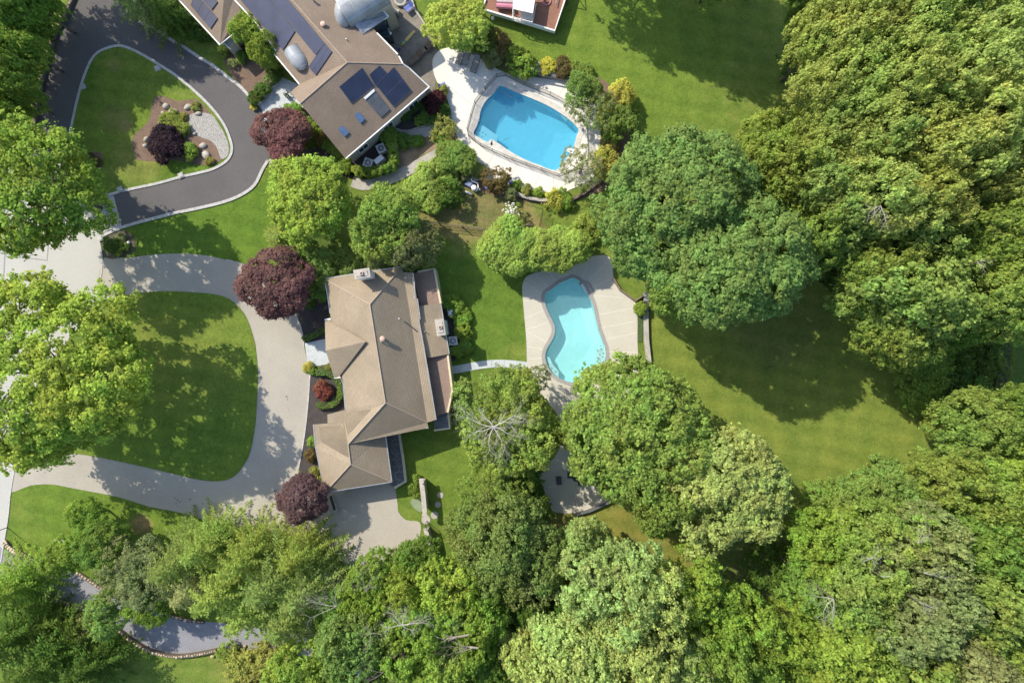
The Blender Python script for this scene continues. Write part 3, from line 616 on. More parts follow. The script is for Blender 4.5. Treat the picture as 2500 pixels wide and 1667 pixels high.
# raised decks along the east wall
def deck(name, label, pts, z, mt, edge, e_w=.2, rail=False):
    root = empty(name, P(*pts[0]), label, 'deck')
    b = MB(); b.prism(W(pts, z), z - .2, z); b.build('boards', M[mt], root)
    b = MB(); b.prism(offset(W(pts, z), -.12), 0, z - .2); b.build('base', M['siding'], root)
    b = MB(); b.ribbon(W(edge, z, 0, False), e_w, 0, z + .12); b.build('edge', M['offwhite'], root); return root
deck('deck', 'red-brown deck with a cream edge at the top right corner of the tan-roofed house', [(1008,668),(1058,656),(1075,741),(1026,748)], 2.5, 'deckred', [(1020,664),(1060,656),(1076,741)])
deck('deck', 'long red-brown deck right of the tan roof, ending at a slate landing', [(1042,870),(1092,866),(1103,954),(1092,1006),(1058,1020)], 2.5, 'deckred', [(1093,866),(1104,954),(1093,1006)])
rt = deck('stone_landing', 'blue-grey slate landing with cream edge at the lower end of the long deck', [(1058,1020),(1093,1007),(1097,1043),(1061,1048)], 1.6, 'slate', [(1094,1007),(1098,1045),(1060,1050)]); rt['category'] = 'landing'

# --- house 1: brown roof with solar panels
h1 = empty('house', P(860, 200), 'large brown-roofed house with solar panels and glazed barrel vaults beside the blue pool', 'house')
R1 = (848, 153, 6.3); RT = (713, 0, 6.3); RT2 = (660, -60, 6.3)
W0 = (547, -28, 4.3); W1 = (625, 57, 4.3); W2 = (674, 125, 4.3); W3 = (670, 133, 4.25); W4 = (731, 206, 4.45)
E0 = (830, -45, 4.8); E1 = (920, 81, 4.8); E2 = (971, 133, 4.8); E3 = (984, 157, 4.84)
PLW = [(713, 0, 6.3), (848, 153, 6.3), (625, 57, 4.3)]; PLE = [(713, 0, 6.3), (848, 153, 6.3), (971, 133, 4.8)]
def zon(p, pl): return (p[0], p[1], on((p[0], p[1]), pl)[0].z)
W0, W2, W3, W4, E0, E1, E3 = zon(W0, PLW), zon(W2, PLW), zon(W3, PLW), zon(W4, PLW), zon(E0, PLE), zon(E1, PLE), zon(E3, PLE)
N1 = (733, 253, 6.2); N2 = (709, 226, 4.7); S_ = (844, 388, 3.6); SE = (1048, 213, 3.6); NE = (973, 128, 4.5)
roof('roof', [[RT2, RT, R1, W4, W3, W2, W1, W0], [RT2, E0, E1, E2, E3, R1, RT], [R1, N1, N2, W4], [N1, R1, E3, SE, S_]], M['roof1'], h1)
PLW = [(713, 0, 6.3), R1, (625, 57, 4.3)]; PLS = [N1, S_, (1048, 213, 3.6)]
walls('wall', [W0, W1, W2, W3, W4, N2, N1, S_, SE, E3, E2, E1, E0, (700, -80, 5.0)], M['siding'], h1, .4)
for g in ([W0, W1, W2], [W3, W4], [S_, SE], [E1, E2], [(974, 138, 4.8), E3], [E3, (1000, 168, 4.5), SE]): gutter(h1, g, 'white', .085)
for g in ([(640, -83, 6.33), R1], [R1, E3], [N1, R1]):
    b = MB(); b.tube([P(*p) for p in g], .07, 6); b.build('ridge_cap', mat('ridge_cap_brown', (.33, .255, .19), None, 3, .9), h1)
# solar panel arrays (each a part)
for q, pl, gr in (([(565, -46), (650, -66), (757, 25), (692, 123)], PLW, None),):
    pass
def o2(x, y): return (625 + x / 3.76, y / 3.76)
patch('solar_panel', [(538, -60), (610, -60), (721, 77), (692, 123)], PLW, M['panel'], h1, .1, .05, (2, 1), frame_m)
patch('solar_panel', [(611, -60), (654, -60), (794, 107), (772, 135)], PLW, M['panel'], h1, .11, .05, (1, 1), frame_m)
patch('solar_panel', [(755, 164), (794, 107), (811, 127), (772, 184)], PLW, M['panel'], h1, .10, .05, (1, 2), frame_m)
patch('solar_panel', [o2(765, 800), o2(975, 625), o2(1085, 790), o2(880, 955)], PLS, panel_no_sheen, h1, .1, .05, (1, 1), frame_m)
patch('solar_panel', [o2(1040, 690), o2(1135, 605), o2(1205, 675), o2(1100, 795)], PLS, panel_no_sheen, h1, .12, .05, (1, 1), frame_m)
patch('solar_panel', [o2(1105, 785), o2(1265, 620), o2(1425, 835), o2(1262, 982)], PLS, panel_no_sheen, h1, .1, .05, (1, 2), frame_m)
sk = patch('skylight', [o2(990, 905), o2(1085, 822), o2(1228, 1005), o2(1145, 1080)], PLS, M['skyg'], h1, .12, .1, (2, 3), frame_m, .02)
patch('blind_box', [o2(988, 898), o2(1080, 818), o2(1092, 838), o2(1002, 918)], PLS, M['white'], sk, .2, .1)
patch('skylight', [o2(905, 1060), o2(942, 1028), o2(1000, 1095), o2(958, 1135)], PLS, M['skyl'], h1, .16, .12)
patch('skylight', [o2(755, 1185), o2(795, 1155), o2(855, 1218), o2(812, 1258)], PLS, M['skyl'], h1, .16, .12)
def vault(name, c0, c1, half, h, z, parent, m, bars, ends=True, squash=1.0):
    """half-cylinder glazing from photo point c0 to c1 with quarter-round ends"""
    a, b_ = P(*c0, z), P(*c1, z); d = (b_ - a); L = d.length; d.normalize(); nn = Vector((-d.y, d.x, 0)); b = MB(); vs = []; fs = []; K = 16; Mn = 12
    for i in range(Mn + 1):
        s = i / Mn; rr = sqrt(max(0.02, 1 - (max(0, (s - .45) / .55)) ** 2.2)) if ends else 1
        for k in range(K + 1):
            t = pi * k / K; vs.append(a + d * (L * s) + nn * (half * rr * cos(t)) + Vector((0, 0, h * rr * sin(t))))
    for i in range(Mn):
        for k in range(K): fs.append((i * (K + 1) + k, (i + 1) * (K + 1) + k, (i + 1) * (K + 1) + k + 1, i * (K + 1) + k + 1))
    b.add(vs, fs)
    for k in range(bars + 1):
        i = int(k * Mn / bars * .92); b.tube([vs[i * (K + 1) + j] + Vector((0, 0, .01)) for j in range(K + 1)], .016, 4, 1)
    b.tube([vs[i * (K + 1) + K // 2] + Vector((0, 0, .01)) for i in range(Mn)], .016, 4, 1)
    return b.build(name, [m, frame_m2], parent, smooth=True)
q = on((720, 140), PLW)[0]
vault('vault_skylight', (712, 122), (744, 170), .92, .85, q.z + .1, h1, M['dome'], 2)
# metal-clad sunroom with the big glazed vault
roof('sunroom_roof', [[(815, 0, 5.9), (840, -30, 5.9), (930, 15, 4.6), (948, 41, 4.6), (885, 84, 5.3)]], M['metal'], h1, .15)
b = MB()
for k in range(7):
    s = k / 6; a = P(815 + 70 * s, 0 + 84 * s, 5.9 - .6 * s + .04); c = P(930 + 18 * s, 15 + 26 * s, 4.66)
    b.tube([a, c], .025, 4)
b.build('standing_seam', M['steel'], h1)
vault('vault_skylight', (838, 35), (935, -25), 1.65, 1.5, 5.35, h1, M['dome'], 3, False)
b = MB(); b.ball(tuple(P(841, 34, 5.3)), (1.0, 1.62, 1.5), 20); b.build('vault_end', M['dome'], h1, smooth=True)
b = MB(); p_ = P(838, 35, 5.35); q_ = P(935, -25, 5.35); n_ = (q_ - p_).normalized(); n_ = Vector((-n_.y, n_.x, 0)) * 1.6
b.prism([p_ + n_, q_ + n_, q_ - n_, p_ - n_], 0, 5.36); b.build('sunroom_base', M['siding'], h1)
walls('sunroom_wall', [(905, 62, 4.6), (945, 42, 4.6), (957, 83, 2.6), (925, 88, 2.6)], M['glass'], h1, .1, .1, False)
b = MB(); b.prism(W([(911, 74), (938, 47), (955, 83), (950, 92), (925, 86)], 2.4), 2.3, 2.4); b.build('lower_canopy', mat('teal_membrane', (.06, .09, .10), (.045, .07, .08)), h1)
gutter(h1, [(938, 48, 2.5), (954, 84, 2.5)], 'white', .12); gutter(h1, [(927, 16, 4.7), (948, 41, 4.65), (938, 48, 4.6)], 'white', .09)
vent(h1, 791, 63, 5.95, .17, .4, 'terr', cap=True); vent(h1, 848, 101, 5.5, .05, .6, 'white'); vent(h1, 845, 127, 5.6, .1, .3, 'acgrey', cap=True); vent(h1, 765, 1, 6.0, .1, .3, 'steel', cap=True)
# left wing
h1b = h1
L0 = (395, -45, 3.2); L1 = (537, 110, 3.2); L2 = (569, 84, 3.2); L3 = (600, 40, 3.4); LR = (547, -10, 4.6)
roof('roof', [[L0, L1, LR, (500, -80, 4.6)], [LR, L1, L2, (590, 30, 3.9), (572, -10, 4.3)]], M['roof1'], h1, .2)
walls('wall', [L0, L1, L2, (592, 40, 3.1), (560, -40, 3.1)], M['siding'], h1, .35)
gutter(h1, [L0, L1, L2], 'white', .085)
PLL = [L0, L1, LR]
patch('solar_panel', [o2(0, 0), o2(0, 0), o2(0, 0), o2(0, 0)], PLL, M['panel'], h1) if 0 else None
patch('solar_panel', [(467, 14), (479, -14), (532, 46), (515, 71)], PLL, M['panel'], h1, .1, .05, (1, 3), frame_m)
patch('solar_panel', [(497, 2), (512, -20), (532, 6), (518, 25)], PLL, M['panel'], h1, .11, .05, (1, 1), frame_m)
b = MB(); q = P(560, 104, 2.2); b.box((q.x, q.y, 1.2), (1.1, 1.0, 2.3), R_(40)); b.build('bay', M['siding'], h1)
b = MB(); b.tube([P(545, 104, 2.5), P(564, 121, 2.5)], .06, 6); b.build('trim', M['white'], h1)

# ---------------------------------------------------------------- walls and small structures
def stone_wall(name, label, pts, wd, h, mt, stones=True, seed=1, cat='wall', lum=1.0, sz=.17, gap=.0, n=4):
    root = empty(name, P(*pts[0]), label, cat); c = W(pts, 0, n, False)
    b = MB(); b.ribbon(c, wd, 0, h); b.build('core', M[mt], root)
    if stones:
        rg = random.Random(seed); b = MB(); i = 0
        for k in range(len(c) - 1):
            L = (c[k + 1] - c[k]).length; m = max(1, int(L / (sz * 1.7)))
            for j in range(m):
                if rg.random() < gap: continue
                p = c[k].lerp(c[k + 1], (j + .5) / m); d = (c[k + 1] - c[k]).normalized(); nn = Vector((-d.y, d.x))
                for s in ((-.25, .25) if wd > .4 else (0,)):
                    pp = p + nn * (s * wd + rg.uniform(-.07, .07)); r = sz * rg.uniform(.6, 1.25)
                    b.ball((pp.x, pp.y, h + rg.uniform(-.02, .05)), (r, r * rg.uniform(.7, 1), r * .55), 7, noise=.3, rng=rg)
        b.build('cap_stones', M['wallstone'], root)
    return root
M['wallstone'] = mat('tan_wall_stone', (.50, .40, .26), (.26, .21, .15), 1.6, .85, 9, .3, .3, third=(.58, .50, .38))
M['wallcore'] = mat('dark_wall_stone', (.13, .10, .075), (.08, .065, .05), 1.8, .9, 9, .4, .4)
stone_wall('stone_wall', 'long low dark stone wall along the left edge of the black driveway', [(184,-10),(160,45),(141,75),(128,115),(110,178),(96,240),(90,290),(87,325)], .32, .4, 'wallcore', True, 3, gap=.55, sz=.12)
stone_wall('stone_wall', 'tan boulder edging on the upper side of the blue-grey drive, near the road', [(13,1320),(28,1338),(55,1350),(80,1366),(105,1378)], .5, .25, 'wallcore', True, 4)
stone_wall('stone_wall', 'upper stone edging of the blue-grey drive between two leafy crowns', [(190,1396),(215,1412),(240,1428),(262,1440)], .4, .25, 'wallcore', True, 5)
stone_wall('stone_wall', 'short upper stone edging of the lower blue-grey drive section', [(392,1492),(420,1502),(460,1512),(500,1517)], .35, .25, 'wallcore', True, 6)
stone_wall('stone_wall', 'dark stone edging under the conifer on the lower side of the drive', [(110,1448),(140,1462),(175,1473),(205,1485),(220,1500)], .5, .3, 'wallcore', True, 7)
stone_wall('stone_wall', 'curving low stone wall with a row of tan cap stones below the blue-grey drive', [(268,1520),(300,1540),(330,1562),(360,1580),(392,1592),(440,1598),(490,1592),(532,1583)], .32, .5, 'wallcore', True, 8, sz=.13)
for u, v, lb in ((572, 1578, 'tan boulder at the lower edge of the blue-grey drive'), (598, 1575, 'tan boulder beside the shrubs right of the blue-grey drive'), (520, 1600, 'pale boulder below the tan-capped stone wall')):
    q = P(u, v); b = MB(); b.ball((q.x, q.y, .12), (.25, .2, .2), 9, noise=.3); tag(b.build('boulder', M['wallstone']), lb, 'boulder')
# retaining walls round the blue pool deck
root = empty('retaining_wall', P(1340, 190), 'dark timber retaining wall at the top edge of the cream pool deck', 'wall')
b = MB(); b.ribbon(W([(1298,183),(1340,189),(1392,200)]), .3, 0, .7); b.build('timber', M['slate'], root)
b = MB(); b.ribbon(W([(1299,185),(1340,191),(1391,202)], .7), .08, .7, .95); b.build('rail', M['black'], root)
tag(fill('rock_bed', W([(1298,160),(1325,158),(1395,170),(1393,196),(1340,186),(1298,180)], 0, 2), .68, M['gravel'], kind=None, skirt=.66), 'raised pale gravel bed behind the dark retaining wall', 'rock bed')
stone_wall('retaining_wall', 'curved pale block wall under the shrubs along the bottom of the cream pool deck', [(1255,470),(1275,480),(1300,487),(1325,490),(1350,490)], .35, .45, 'stonep', False)
stone_wall('retaining_wall', 'low brown wall curving right of the row of pool shrubs', [(1395,488),(1425,475),(1445,458),(1470,440)], .2, .4, 'wood', False)
stone_wall('retaining_wall', 'dark low wall beside the beige pool deck under the big blue-green tree', [(1496,680),(1513,708),(1550,735),(1568,722)], .18, .5, 'wood', False, n=0)
stone_wall('stone_wall', 'straight grey stone wall right of the beige kidney pool deck', [(1577,712),(1575,760),(1577,830),(1583,885)], .5, .5, 'slab', False, n=0)
tag(fill('hedge_bed', W([(1558,735),(1569,730),(1569,800),(1568,835),(1558,835)]), .1, mat('ground_cover', (.05, .09, .02), (.03, .05, .015), 3), kind=None, skirt=.1), 'narrow strip of green ground cover beside the beige pool deck', 'planting')
stone_wall('retaining_wall', 'dark edging wall at the lower right of the beige patio', [(1400,1256),(1440,1245),(1482,1226),(1498,1212)], .2, .5, 'slate', False, n=0)
# free-standing pale walls by the lower driveway gate
root = empty('garden_wall', P(1033, 1200), 'tall pale free-standing wall on the lawn right of the lower driveway', 'wall')
b = MB(); b.ribbon(W([(1030,1176),(1033,1210),(1036,1245)], 1.9), .42, 0, 1.75); b.build('block_wall', M['stone'], root)
b = MB(); b.ribbon(W([(1028,1168),(1033,1208),(1037,1252)], 1.9), .50, 1.75, 1.9); q = P(1037, 1258, 1.9); b.cyl((q.x, q.y, 1.72), .32, .2, 12); b.build('coping', M['stonep'], root)
b = MB(); q = P(1034, 1181, 1.98); b.box((q.x, q.y, 1.95), (.2, .12, .1)); b.build('wall_light', M['black'], root)
root = empty('garden_wall', P(1046, 1330), 'pale wall running into the trees below the iron gate', 'wall')
b = MB(); b.ribbon(W([(1040,1296),(1046,1320),(1052,1350)], 1.7), .38, 0, 1.5); b.build('block_wall', M['stone'], root)
b = MB(); b.ribbon(W([(1038,1290),(1046,1320),(1053,1352)], 1.7), .46, 1.5, 1.62); b.build('coping', M['stonep'], root)
root = empty('garden_gate', P(1045, 1280), 'open dark iron gate with an arched top between the two pale walls', 'gate')
wire_fence(root, [(1042,1270),(1052,1290)], 1.6, .22, closed=False, rails=(1.0, .1), post=.02)
b = MB(); q0 = P(1042, 1270); q1 = P(1052, 1290); b.tube([q0.lerp(q1, t) + Vector((0, 0, 1.6 + .45 * sin(pi * t))) for t in (0, .2, .4, .6, .8, 1)], .03, 5); b.build('arch', M['black'], root)
for u, v, r, lb in ((1075, 1208, .35, 'upper round stepping stone on the lawn right of the pale wall'), (1069, 1231, .34, 'middle round stepping stone on the lawn right of the pale wall'), (1061, 1257, .42, 'lowest and largest round stepping stone by the gate'), (1040, 1268, .5, 'grey round stone pad at the foot of the iron gate')):
    q = P(u, v); b = MB(); b.cyl((q.x, q.y, 0), r, .05, 20); tag(b.build('stepping_stone', M['stonep' if v < 1250 else 'slab']), lb, 'stepping stone')
# garden bed left of that wall
bb = fill('rock_bed', W([(1003,1222),(1015,1212),(1030,1205),(1031,1248),(1018,1245),(1006,1234)], 0, 3), .06, mat('sedum_cover', (.20, .24, .15), (.14, .18, .09), 3), kind=None, skirt=.06); tag(bb, 'small pale green rock bed left of the tall pale wall', 'rock bed')
# stone pads along the island kerb
for u, v, s, lb in ((386, 168, .62, 'square pale stone pad on the island kerb, nearest the solar-panel house'), (205, 213, .52, 'square grey stone pad on the left island kerb, beside the shaded drive'), (176, 328, .55, 'square grey stone pad on the left island kerb, nearest the big green tree'), (443, 429, .6, 'square stone pad on the lower island kerb below the purple shrub'), (295, 463, .6, 'square stone pad at the lower left corner of the island by the cobbles'), (247, 583, .55, 'square stone block at the corner of the cobble apron and the road')):
    q = P(u, v); b = MB(); b.box((q.x, q.y, .09), (s, s, .18), R_(25)); b.box((q.x, q.y, .21), (s * .7, s * .7, .06), R_(25)); tag(b.build('stone_pad', M['kerb']), lb, 'stone pad')
# boulders of the island rock garden
rg = random.Random(9)
for u, v, a, b_, rz, z, lb in ((406, 261, .48, .42, 0, .35, 'round pale boulder at the top of the island bed'), (423, 277, .72, .6, .4, .35, 'largest pinkish boulder in the middle of the island bed'), (461, 263, .6, .38, .5, .35, 'long white boulder beside the yellow plant in the island bed'),
        (399, 277, .3, .25, 0, .25, 'small white boulder left of the pinkish boulder'), (359, 341, .42, .3, 1, .3, 'white boulder left of the dark purple shrub'), (356, 357, .33, .28, 0, .28, 'small round boulder below the white one, left of the purple shrub'), (497, 357, .55, .4, .2, .35, 'grey boulder above the flat slab at the right of the island bed'),
        (504, 380, .7, .55, -.6, .4, 'broad flat grey slab boulder at the right of the island bed'), (486, 279, .45, .3, .2, .28, 'dark grey boulder at the top of the white gravel'), (477, 328, .3, .22, 0, .25, 'small brown stone at the left edge of the gravel'), (392, 316, .22, .2, 0, .2, 'small white stone above the purple shrub')):
    q = P(u, v); b = MB(); rr_ = rg
    vs0 = len(b.v); b.ball((0, 0, 0), (a * .85, b_ * .85, z), 11, noise=.28, rng=rg)
    b.v = [(q.x + x * cos(rz) - y * sin(rz), q.y + x * sin(rz) + y * cos(rz), .12 + zz * .9) for x, y, zz in b.v]
    o = b.build('boulder', M['stonep' if 'white' in lb else 'stone'], smooth=True); tag(o, lb, 'boulder')
for u, v, lb in ((316, 1250 - 0, ''),): pass
q = P(146, 1322); b = MB(); b.ball((q.x, q.y, .1), (.7, .4, .35), 11, noise=.3); tag(b.build('boulder', M['stone']), 'grey boulder between the lower left lawn and a leafy tree', 'boulder')
# ---------------------------------------------------------------- play platform
root = empty('play_platform', P(1290, 30), 'raised red-brown play platform with white edges and slide canopy at the top', 'playground')
z = 1.25; pts = [(1178,24),(1354,77),(1381,-5),(1400,-60),(1204,-70)]
b = MB(); b.prism(W(pts, z), z - .12, z); b.build('deck_boards', M['playdeck'], root)
b = MB(); b.ribbon(W([(1186,0),(1178,24),(1354,77),(1381,-5),(1390,-40)], z), .16, z - .4, z + .22); b.build('edge', M['white'], root)
for u, v in ((1180,24),(1352,75),(1266,50),(1390,-40)):
    q = P(u, v, z); b = MB(); b.box((q.x, q.y, z / 2), (.14, .14, z)); b.build('post', M['wood'], root)
b = MB(); b.prism(W([(1253,-40),(1312,-40),(1301,33),(1252,22)], 3.0), 2.9, 3.0); b.build('canopy', M['white'], root)
for u, v in ((1256, -36), (1309, -36), (1299, 28), (1255, 19)):
    q = P(u, v, 2.9); b = MB(); b.box((q.x, q.y, 2.07), (.09, .09, 1.66)); b.build('canopy_post', M['white'], root)
b = MB(); b.ribbon(W([(1252,22),(1252,40),(1300,54),(1310,0)], 2.2), .06, 1.25, 1.35); b.ribbon(W([(1252,22),(1252,42),(1299,54),(1302,34)], 2.2), .07, 2.1, 2.2); 
for u, v in ((1253, 41), (1299, 54), (1272, 46)): q = P(u, v, 2.2); b.box((q.x, q.y, 1.75), (.08, .08, 1.0))
b.build('frame', M['white'], root)
b = MB(); b.prism(W([(1272,24),(1301,33),(1299,50),(1271,44)], 1.9), 1.8, 1.9); b.build('panel', M['acgrey'], root)
b = MB(); q = P(1232, 10, 1.8)
for k in range(3): a = P(1212 + k * 1, 15 - k * 13, 1.75); c = P(1252, 17 - k * 13, 1.75); b.tube([a, c], .28, 8, k % 2)
b.build('roll', [M['pink'], mat('pale_pink', (.62, .50, .50))], root)
b = MB(); q = P(1335, 3, 1.4); b.tube([(q.x + .4 * cos(t * pi / 8), q.y + .4 * sin(t * pi / 8), 1.36) for t in range(17)], .06, 6); b.build('ring_toy', M['pink'], root)
b = MB(); a = P(1356, 12, 1.6); c = P(1361, -10, 1.6); b.tube([a, c], .05, 6); b.build('pole', M['steel'], root)
q = P(1203, 45, .2); b = MB(); b.ball((q.x, q.y, .16), (.19, .22, .18), 10); b.cyl((q.x, q.y, 0), .08, .1, 8); tag(b.build('lawn_light', M['white']), 'small round white light on the lawn left of the play platform', 'lamp')
# swing frame whose shadow falls on the lawn right of the platform
root = empty('swing_frame', P(1400, -10), 'slim dark metal swing frame right of the play platform', 'swing')
b = MB(); t0 = P(1392, -12); 
for u, v in ((1392, -30), (1384, 14)):
    q = P(u, v); b.tube([(q.x, q.y, 0), (t0.x - .2, t0.y - .1, 2.4)], .05, 6)
b.tube([(t0.x - .2, t0.y - .1, 2.4), (t0.x - .6, t0.y + 3.2, 2.4)], .05, 6); b.build('frame', M['black'], root)
# ---------------------------------------------------------------- appliances, furniture, toys
def ac(u, v, rz, lb, s=.95, z=.85):
    q = P(u, v, z); root = empty('air_conditioner', (q.x, q.y, 0), lb, 'air conditioner')
    b = MB(); b.box((q.x, q.y, z / 2), (s, s, z), rz); b.build('casing', M['acgrey'], root)
    b = MB(); b.cyl((q.x, q.y, z), s * .36, .02, 20); b.build('grille', M['black'], root)
    b = MB()
    for k in range(4): b.box((q.x, q.y, z + .03), (s * .7, .06, .02), rz + k * pi / 4)
    b.cyl((q.x, q.y, z + .02), s * .1, .03, 10); b.build('fan_guard', M['steel'], root)
ac(930, 362, R_(25), 'grey air conditioner nearest the house wall inside the clipped hedge corner')
ac(898, 397, R_(-20), 'lower left air conditioner inside the clipped hedge corner')
ac(1106, 832, R_(5), 'square air conditioner on dark mulch right of the lower chimney')
q = P(926, 391, .5); root = empty('bench_seat', (q.x, q.y, 0), 'white rectangular generator box inside the hedge corner by the brown house', 'generator'); root.name = 'generator'
ORG['generator'] = Vector((q.x, q.y, 0)); b = MB(); b.box((q.x, q.y, .45), (1.15, .62, .7), R_(38), top=.92); b.build('housing', M['white'], root); b = MB(); b.box((q.x, q.y, .05), (1.3, .8, .1), R_(38)); b.build('base', M['stone'], root)
q = P(1101, 762, .6); root = empty('heat_pump', (q.x, q.y, 0), 'grey slatted heat pump on dark mulch above the lower chimney', 'heat pump')
b = MB(); b.box((q.x, q.y, .35), (.7, .8, .7), R_(8)); b.build('casing', M['metal'], root); b = MB(); b.box((q.x, q.y, .71), (.4, .5, .02), R_(8)); b.build('vent', M['steel'], root)
# pool plant
root = empty('pool_pump', P(1155, 452), 'white and blue pool pump and filter pipes among shrubs below the cream deck', 'pool pump')
q = P(1158, 462); b = MB(); b.cyl((q.x, q.y, 0), .3, .8, 16); b.ball((q.x, q.y, .8), (.3, .3, .12), 16); b.build('filter_tank', M['white'], root, smooth=True)
q = P(1146, 452); b = MB(); b.box((q.x, q.y, .3), (.8, .55, .5), R_(-30)); b.build('heater', M['blueplastic'], root); b = MB(); b.box((q.x, q.y, .57), (.5, .4, .06), R_(-30)); b.build('lid', M['metal'], root)
b = MB(); b.tube([P(1150, 436, .8), P(1152, 442, .8), P(1166, 448, .8), P(1168, 458, .8), P(1164, 464, .5)], .07, 8); b.tube([P(1136, 468, .2), P(1152, 475, .2)], .12, 8); b.tube([P(1172, 462, .3), P(1160, 468, .3)], .06, 8); b.build('pipe', M['white'], root)
for u, v, c, lb in ((1132, 424, 'blueplastic', 'dark blue bucket beside the pool pump'), (1188, 459, 'blueplastic', 'small blue bottle right of the pool pump'), (1247, 448, 'blueplastic', 'blue-lidded tub at the edge of the cream deck')):
    q = P(u, v); b = MB(); b.cyl((q.x, q.y, 0), .16, .34, 12, .2); b.cyl((q.x, q.y, .34), .21, .04, 12); tag(b.build('bucket', M[c]), lb, 'bucket')
# loungers on the shaded cream deck and the brown patio
def lounger(u, v, rz, lb, dark='slate', grp='loungers by the blue pool', s=1.0):
    q = P(u, v); root = empty('sun_lounger', (q.x, q.y, .055), lb, 'sun lounger', grp)
    def T(x, y, z): return (q.x + s * (x * cos(rz) - y * sin(rz)), q.y + s * (x * sin(rz) + y * cos(rz)), .055 + z * s)
    b = MB(); b.tube([T(-.95, -.32, .33), T(.45, -.32, .33)], .03, 6); b.tube([T(-.95, .32, .33), T(.45, .32, .33)], .03, 6); b.tube([T(-.95, -.32, .33), T(-.95, .32, .33)], .03, 6); b.build('frame', M['black'], root)
    b = MB(); b.add([T(-.93, -.3, .35), T(.3, -.3, .35), T(.3, .3, .35), T(-.93, .3, .35), T(-.93, -.3, .33), T(.3, -.3, .33), T(.3, .3, .33), T(-.93, .3, .33)], [(0, 1, 2, 3), (7, 6, 5, 4), (0, 4, 5, 1), (1, 5, 6, 2), (2, 6, 7, 3), (3, 7, 4, 0)]); b.build('seat', M[dark], root)
    b = MB(); b.add([T(.32, -.3, .35), T(.9, -.3, .75), T(.9, .3, .75), T(.32, .3, .35), T(.32, -.3, .32), T(.9, -.3, .72), T(.9, .3, .72), T(.32, .3, .32)], [(0, 1, 2, 3), (7, 6, 5, 4), (0, 4, 5, 1), (1, 5, 6, 2), (2, 6, 7, 3), (3, 7, 4, 0)]); b.build('backrest', M[dark], root)
    for x in (-.85, .35):
        for y in (-.3, .3): b = MB(); b.tube([T(x, y, 0), T(x, y, .33)], .025, 6); b.build('leg', M['black'], root)
M['sling'] = mat('grey_sling', (.22, .21, .20), (.17, .165, .16), 3)
lounger(1161, 160, R_(72), 'grey lounger standing out on the shaded cream deck', 'sling')
lounger(1140, 142, R_(72), 'middle grey lounger half under the round golden tree', 'sling')
lounger(1125, 140, R_(72), 'left grey lounger tucked under the round golden tree', 'sling')
lounger(1016, 146, R_(38), 'lower brown lounger on the shaded patio behind the house', 'wood', 'loungers on the brown patio')
lounger(1037, 124, R_(38), 'middle brown lounger on the shaded patio', 'wood', 'loungers on the brown patio')
lounger(1057, 112, R_(38), 'upper brown lounger on the shaded patio beside the golden tree', 'wood', 'loungers on the brown patio')
def chair(u, v, rz, m, name, lb, z0=.055, s=1.0, fr='steel'):
    q = P(u, v); root = empty(name, (q.x, q.y, z0), lb, 'chair')
    def T(x, y, z): return (q.x + s * (x * cos(rz) - y * sin(rz)), q.y + s * (x * sin(rz) + y * cos(rz)), z0 + z * s)
    def slab(a, c, t, nm, mm):
        b = MB(); b.add([T(a[0], -.26, a[1]), T(c[0], -.26, c[1]), T(c[0], .26, c[1]), T(a[0], .26, a[1]), T(a[0], -.26, a[1] - t), T(c[0], -.26, c[1] - t), T(c[0], .26, c[1] - t), T(a[0], .26, a[1] - t)], [(0, 1, 2, 3), (7, 6, 5, 4), (0, 4, 5, 1), (1, 5, 6, 2), (2, 6, 7, 3), (3, 7, 4, 0)]); b.build(nm, M[mm], root)
    slab((-.28, .42), (.24, .40), .04, 'seat', m); slab((.24, .40), (.48, .92), .05, 'backrest', m)
    for x in (-.26, .26):
        for y in (-.26, .26): b = MB(); b.tube([T(x, y, 0), T(x, y, .42)], .02, 6); b.build('leg', M[fr], root)
    for y in (-.28, .28): b = MB(); b.tube([T(-.28, y, .42), T(-.26, y, .62), T(.3, y, .62)], .02, 6); b.build('armrest', M[fr], root)
chair(1083, 214, R_(200), 'blueplastic', 'folding_chair', 'blue folding chair on the cream deck beside the brown house', s=1.15)
chair(1086, 238, R_(200), 'red', 'small_chair', 'small red and white chair on the cream deck below the blue one', s=.8)
chair(998, 26, R_(40), 'blueplastic', 'garden_chair', 'blue garden chair at the edge of the brown patio', s=1.3)
chair(1391, 1158, R_(0), 'black', 'iron_chair', 'dark iron chair left of the round patio table', s=1.1, fr='black')
chair(1417, 1176, R_(100), 'black', 'iron_chair', 'dark iron chair below the round patio table', s=1.1, fr='black')
chair(1424, 1158, R_(180), 'black', 'iron_chair', 'dark iron chair right of the round patio table under the leaves', s=1.1, fr='black')
q = P(1406, 1161); root = empty('patio_table', (q.x, q.y, .055), 'round dark iron table on the shaded beige patio', 'table')
b = MB(); b.cyl((q.x, q.y, .72), .52, .04, 24); b.build('tabletop', M['black'], root)
for k in range(4): b = MB(); b.tube([(q.x + .3 * cos(k * pi / 2), q.y + .3 * sin(k * pi / 2), .055), (q.x + .2 * cos(k * pi / 2), q.y + .2 * sin(k * pi / 2), .72)], .025, 6); b.build('leg', M['black'], root)
q = P(1364, 1171); root = empty('grill', (q.x, q.y, .055), 'small black covered grill standing alone on the shaded beige patio', 'grill')
b = MB(); b.box((q.x, q.y, .45), (.6, .85, .8), R_(8), top=.9); b.build('cover', M['black'], root); b = MB(); b.tube([(q.x + .3, q.y - .25, .75), (q.x + .3, q.y + .25, .75)], .03, 6); b.build('handle', M['steel'], root)
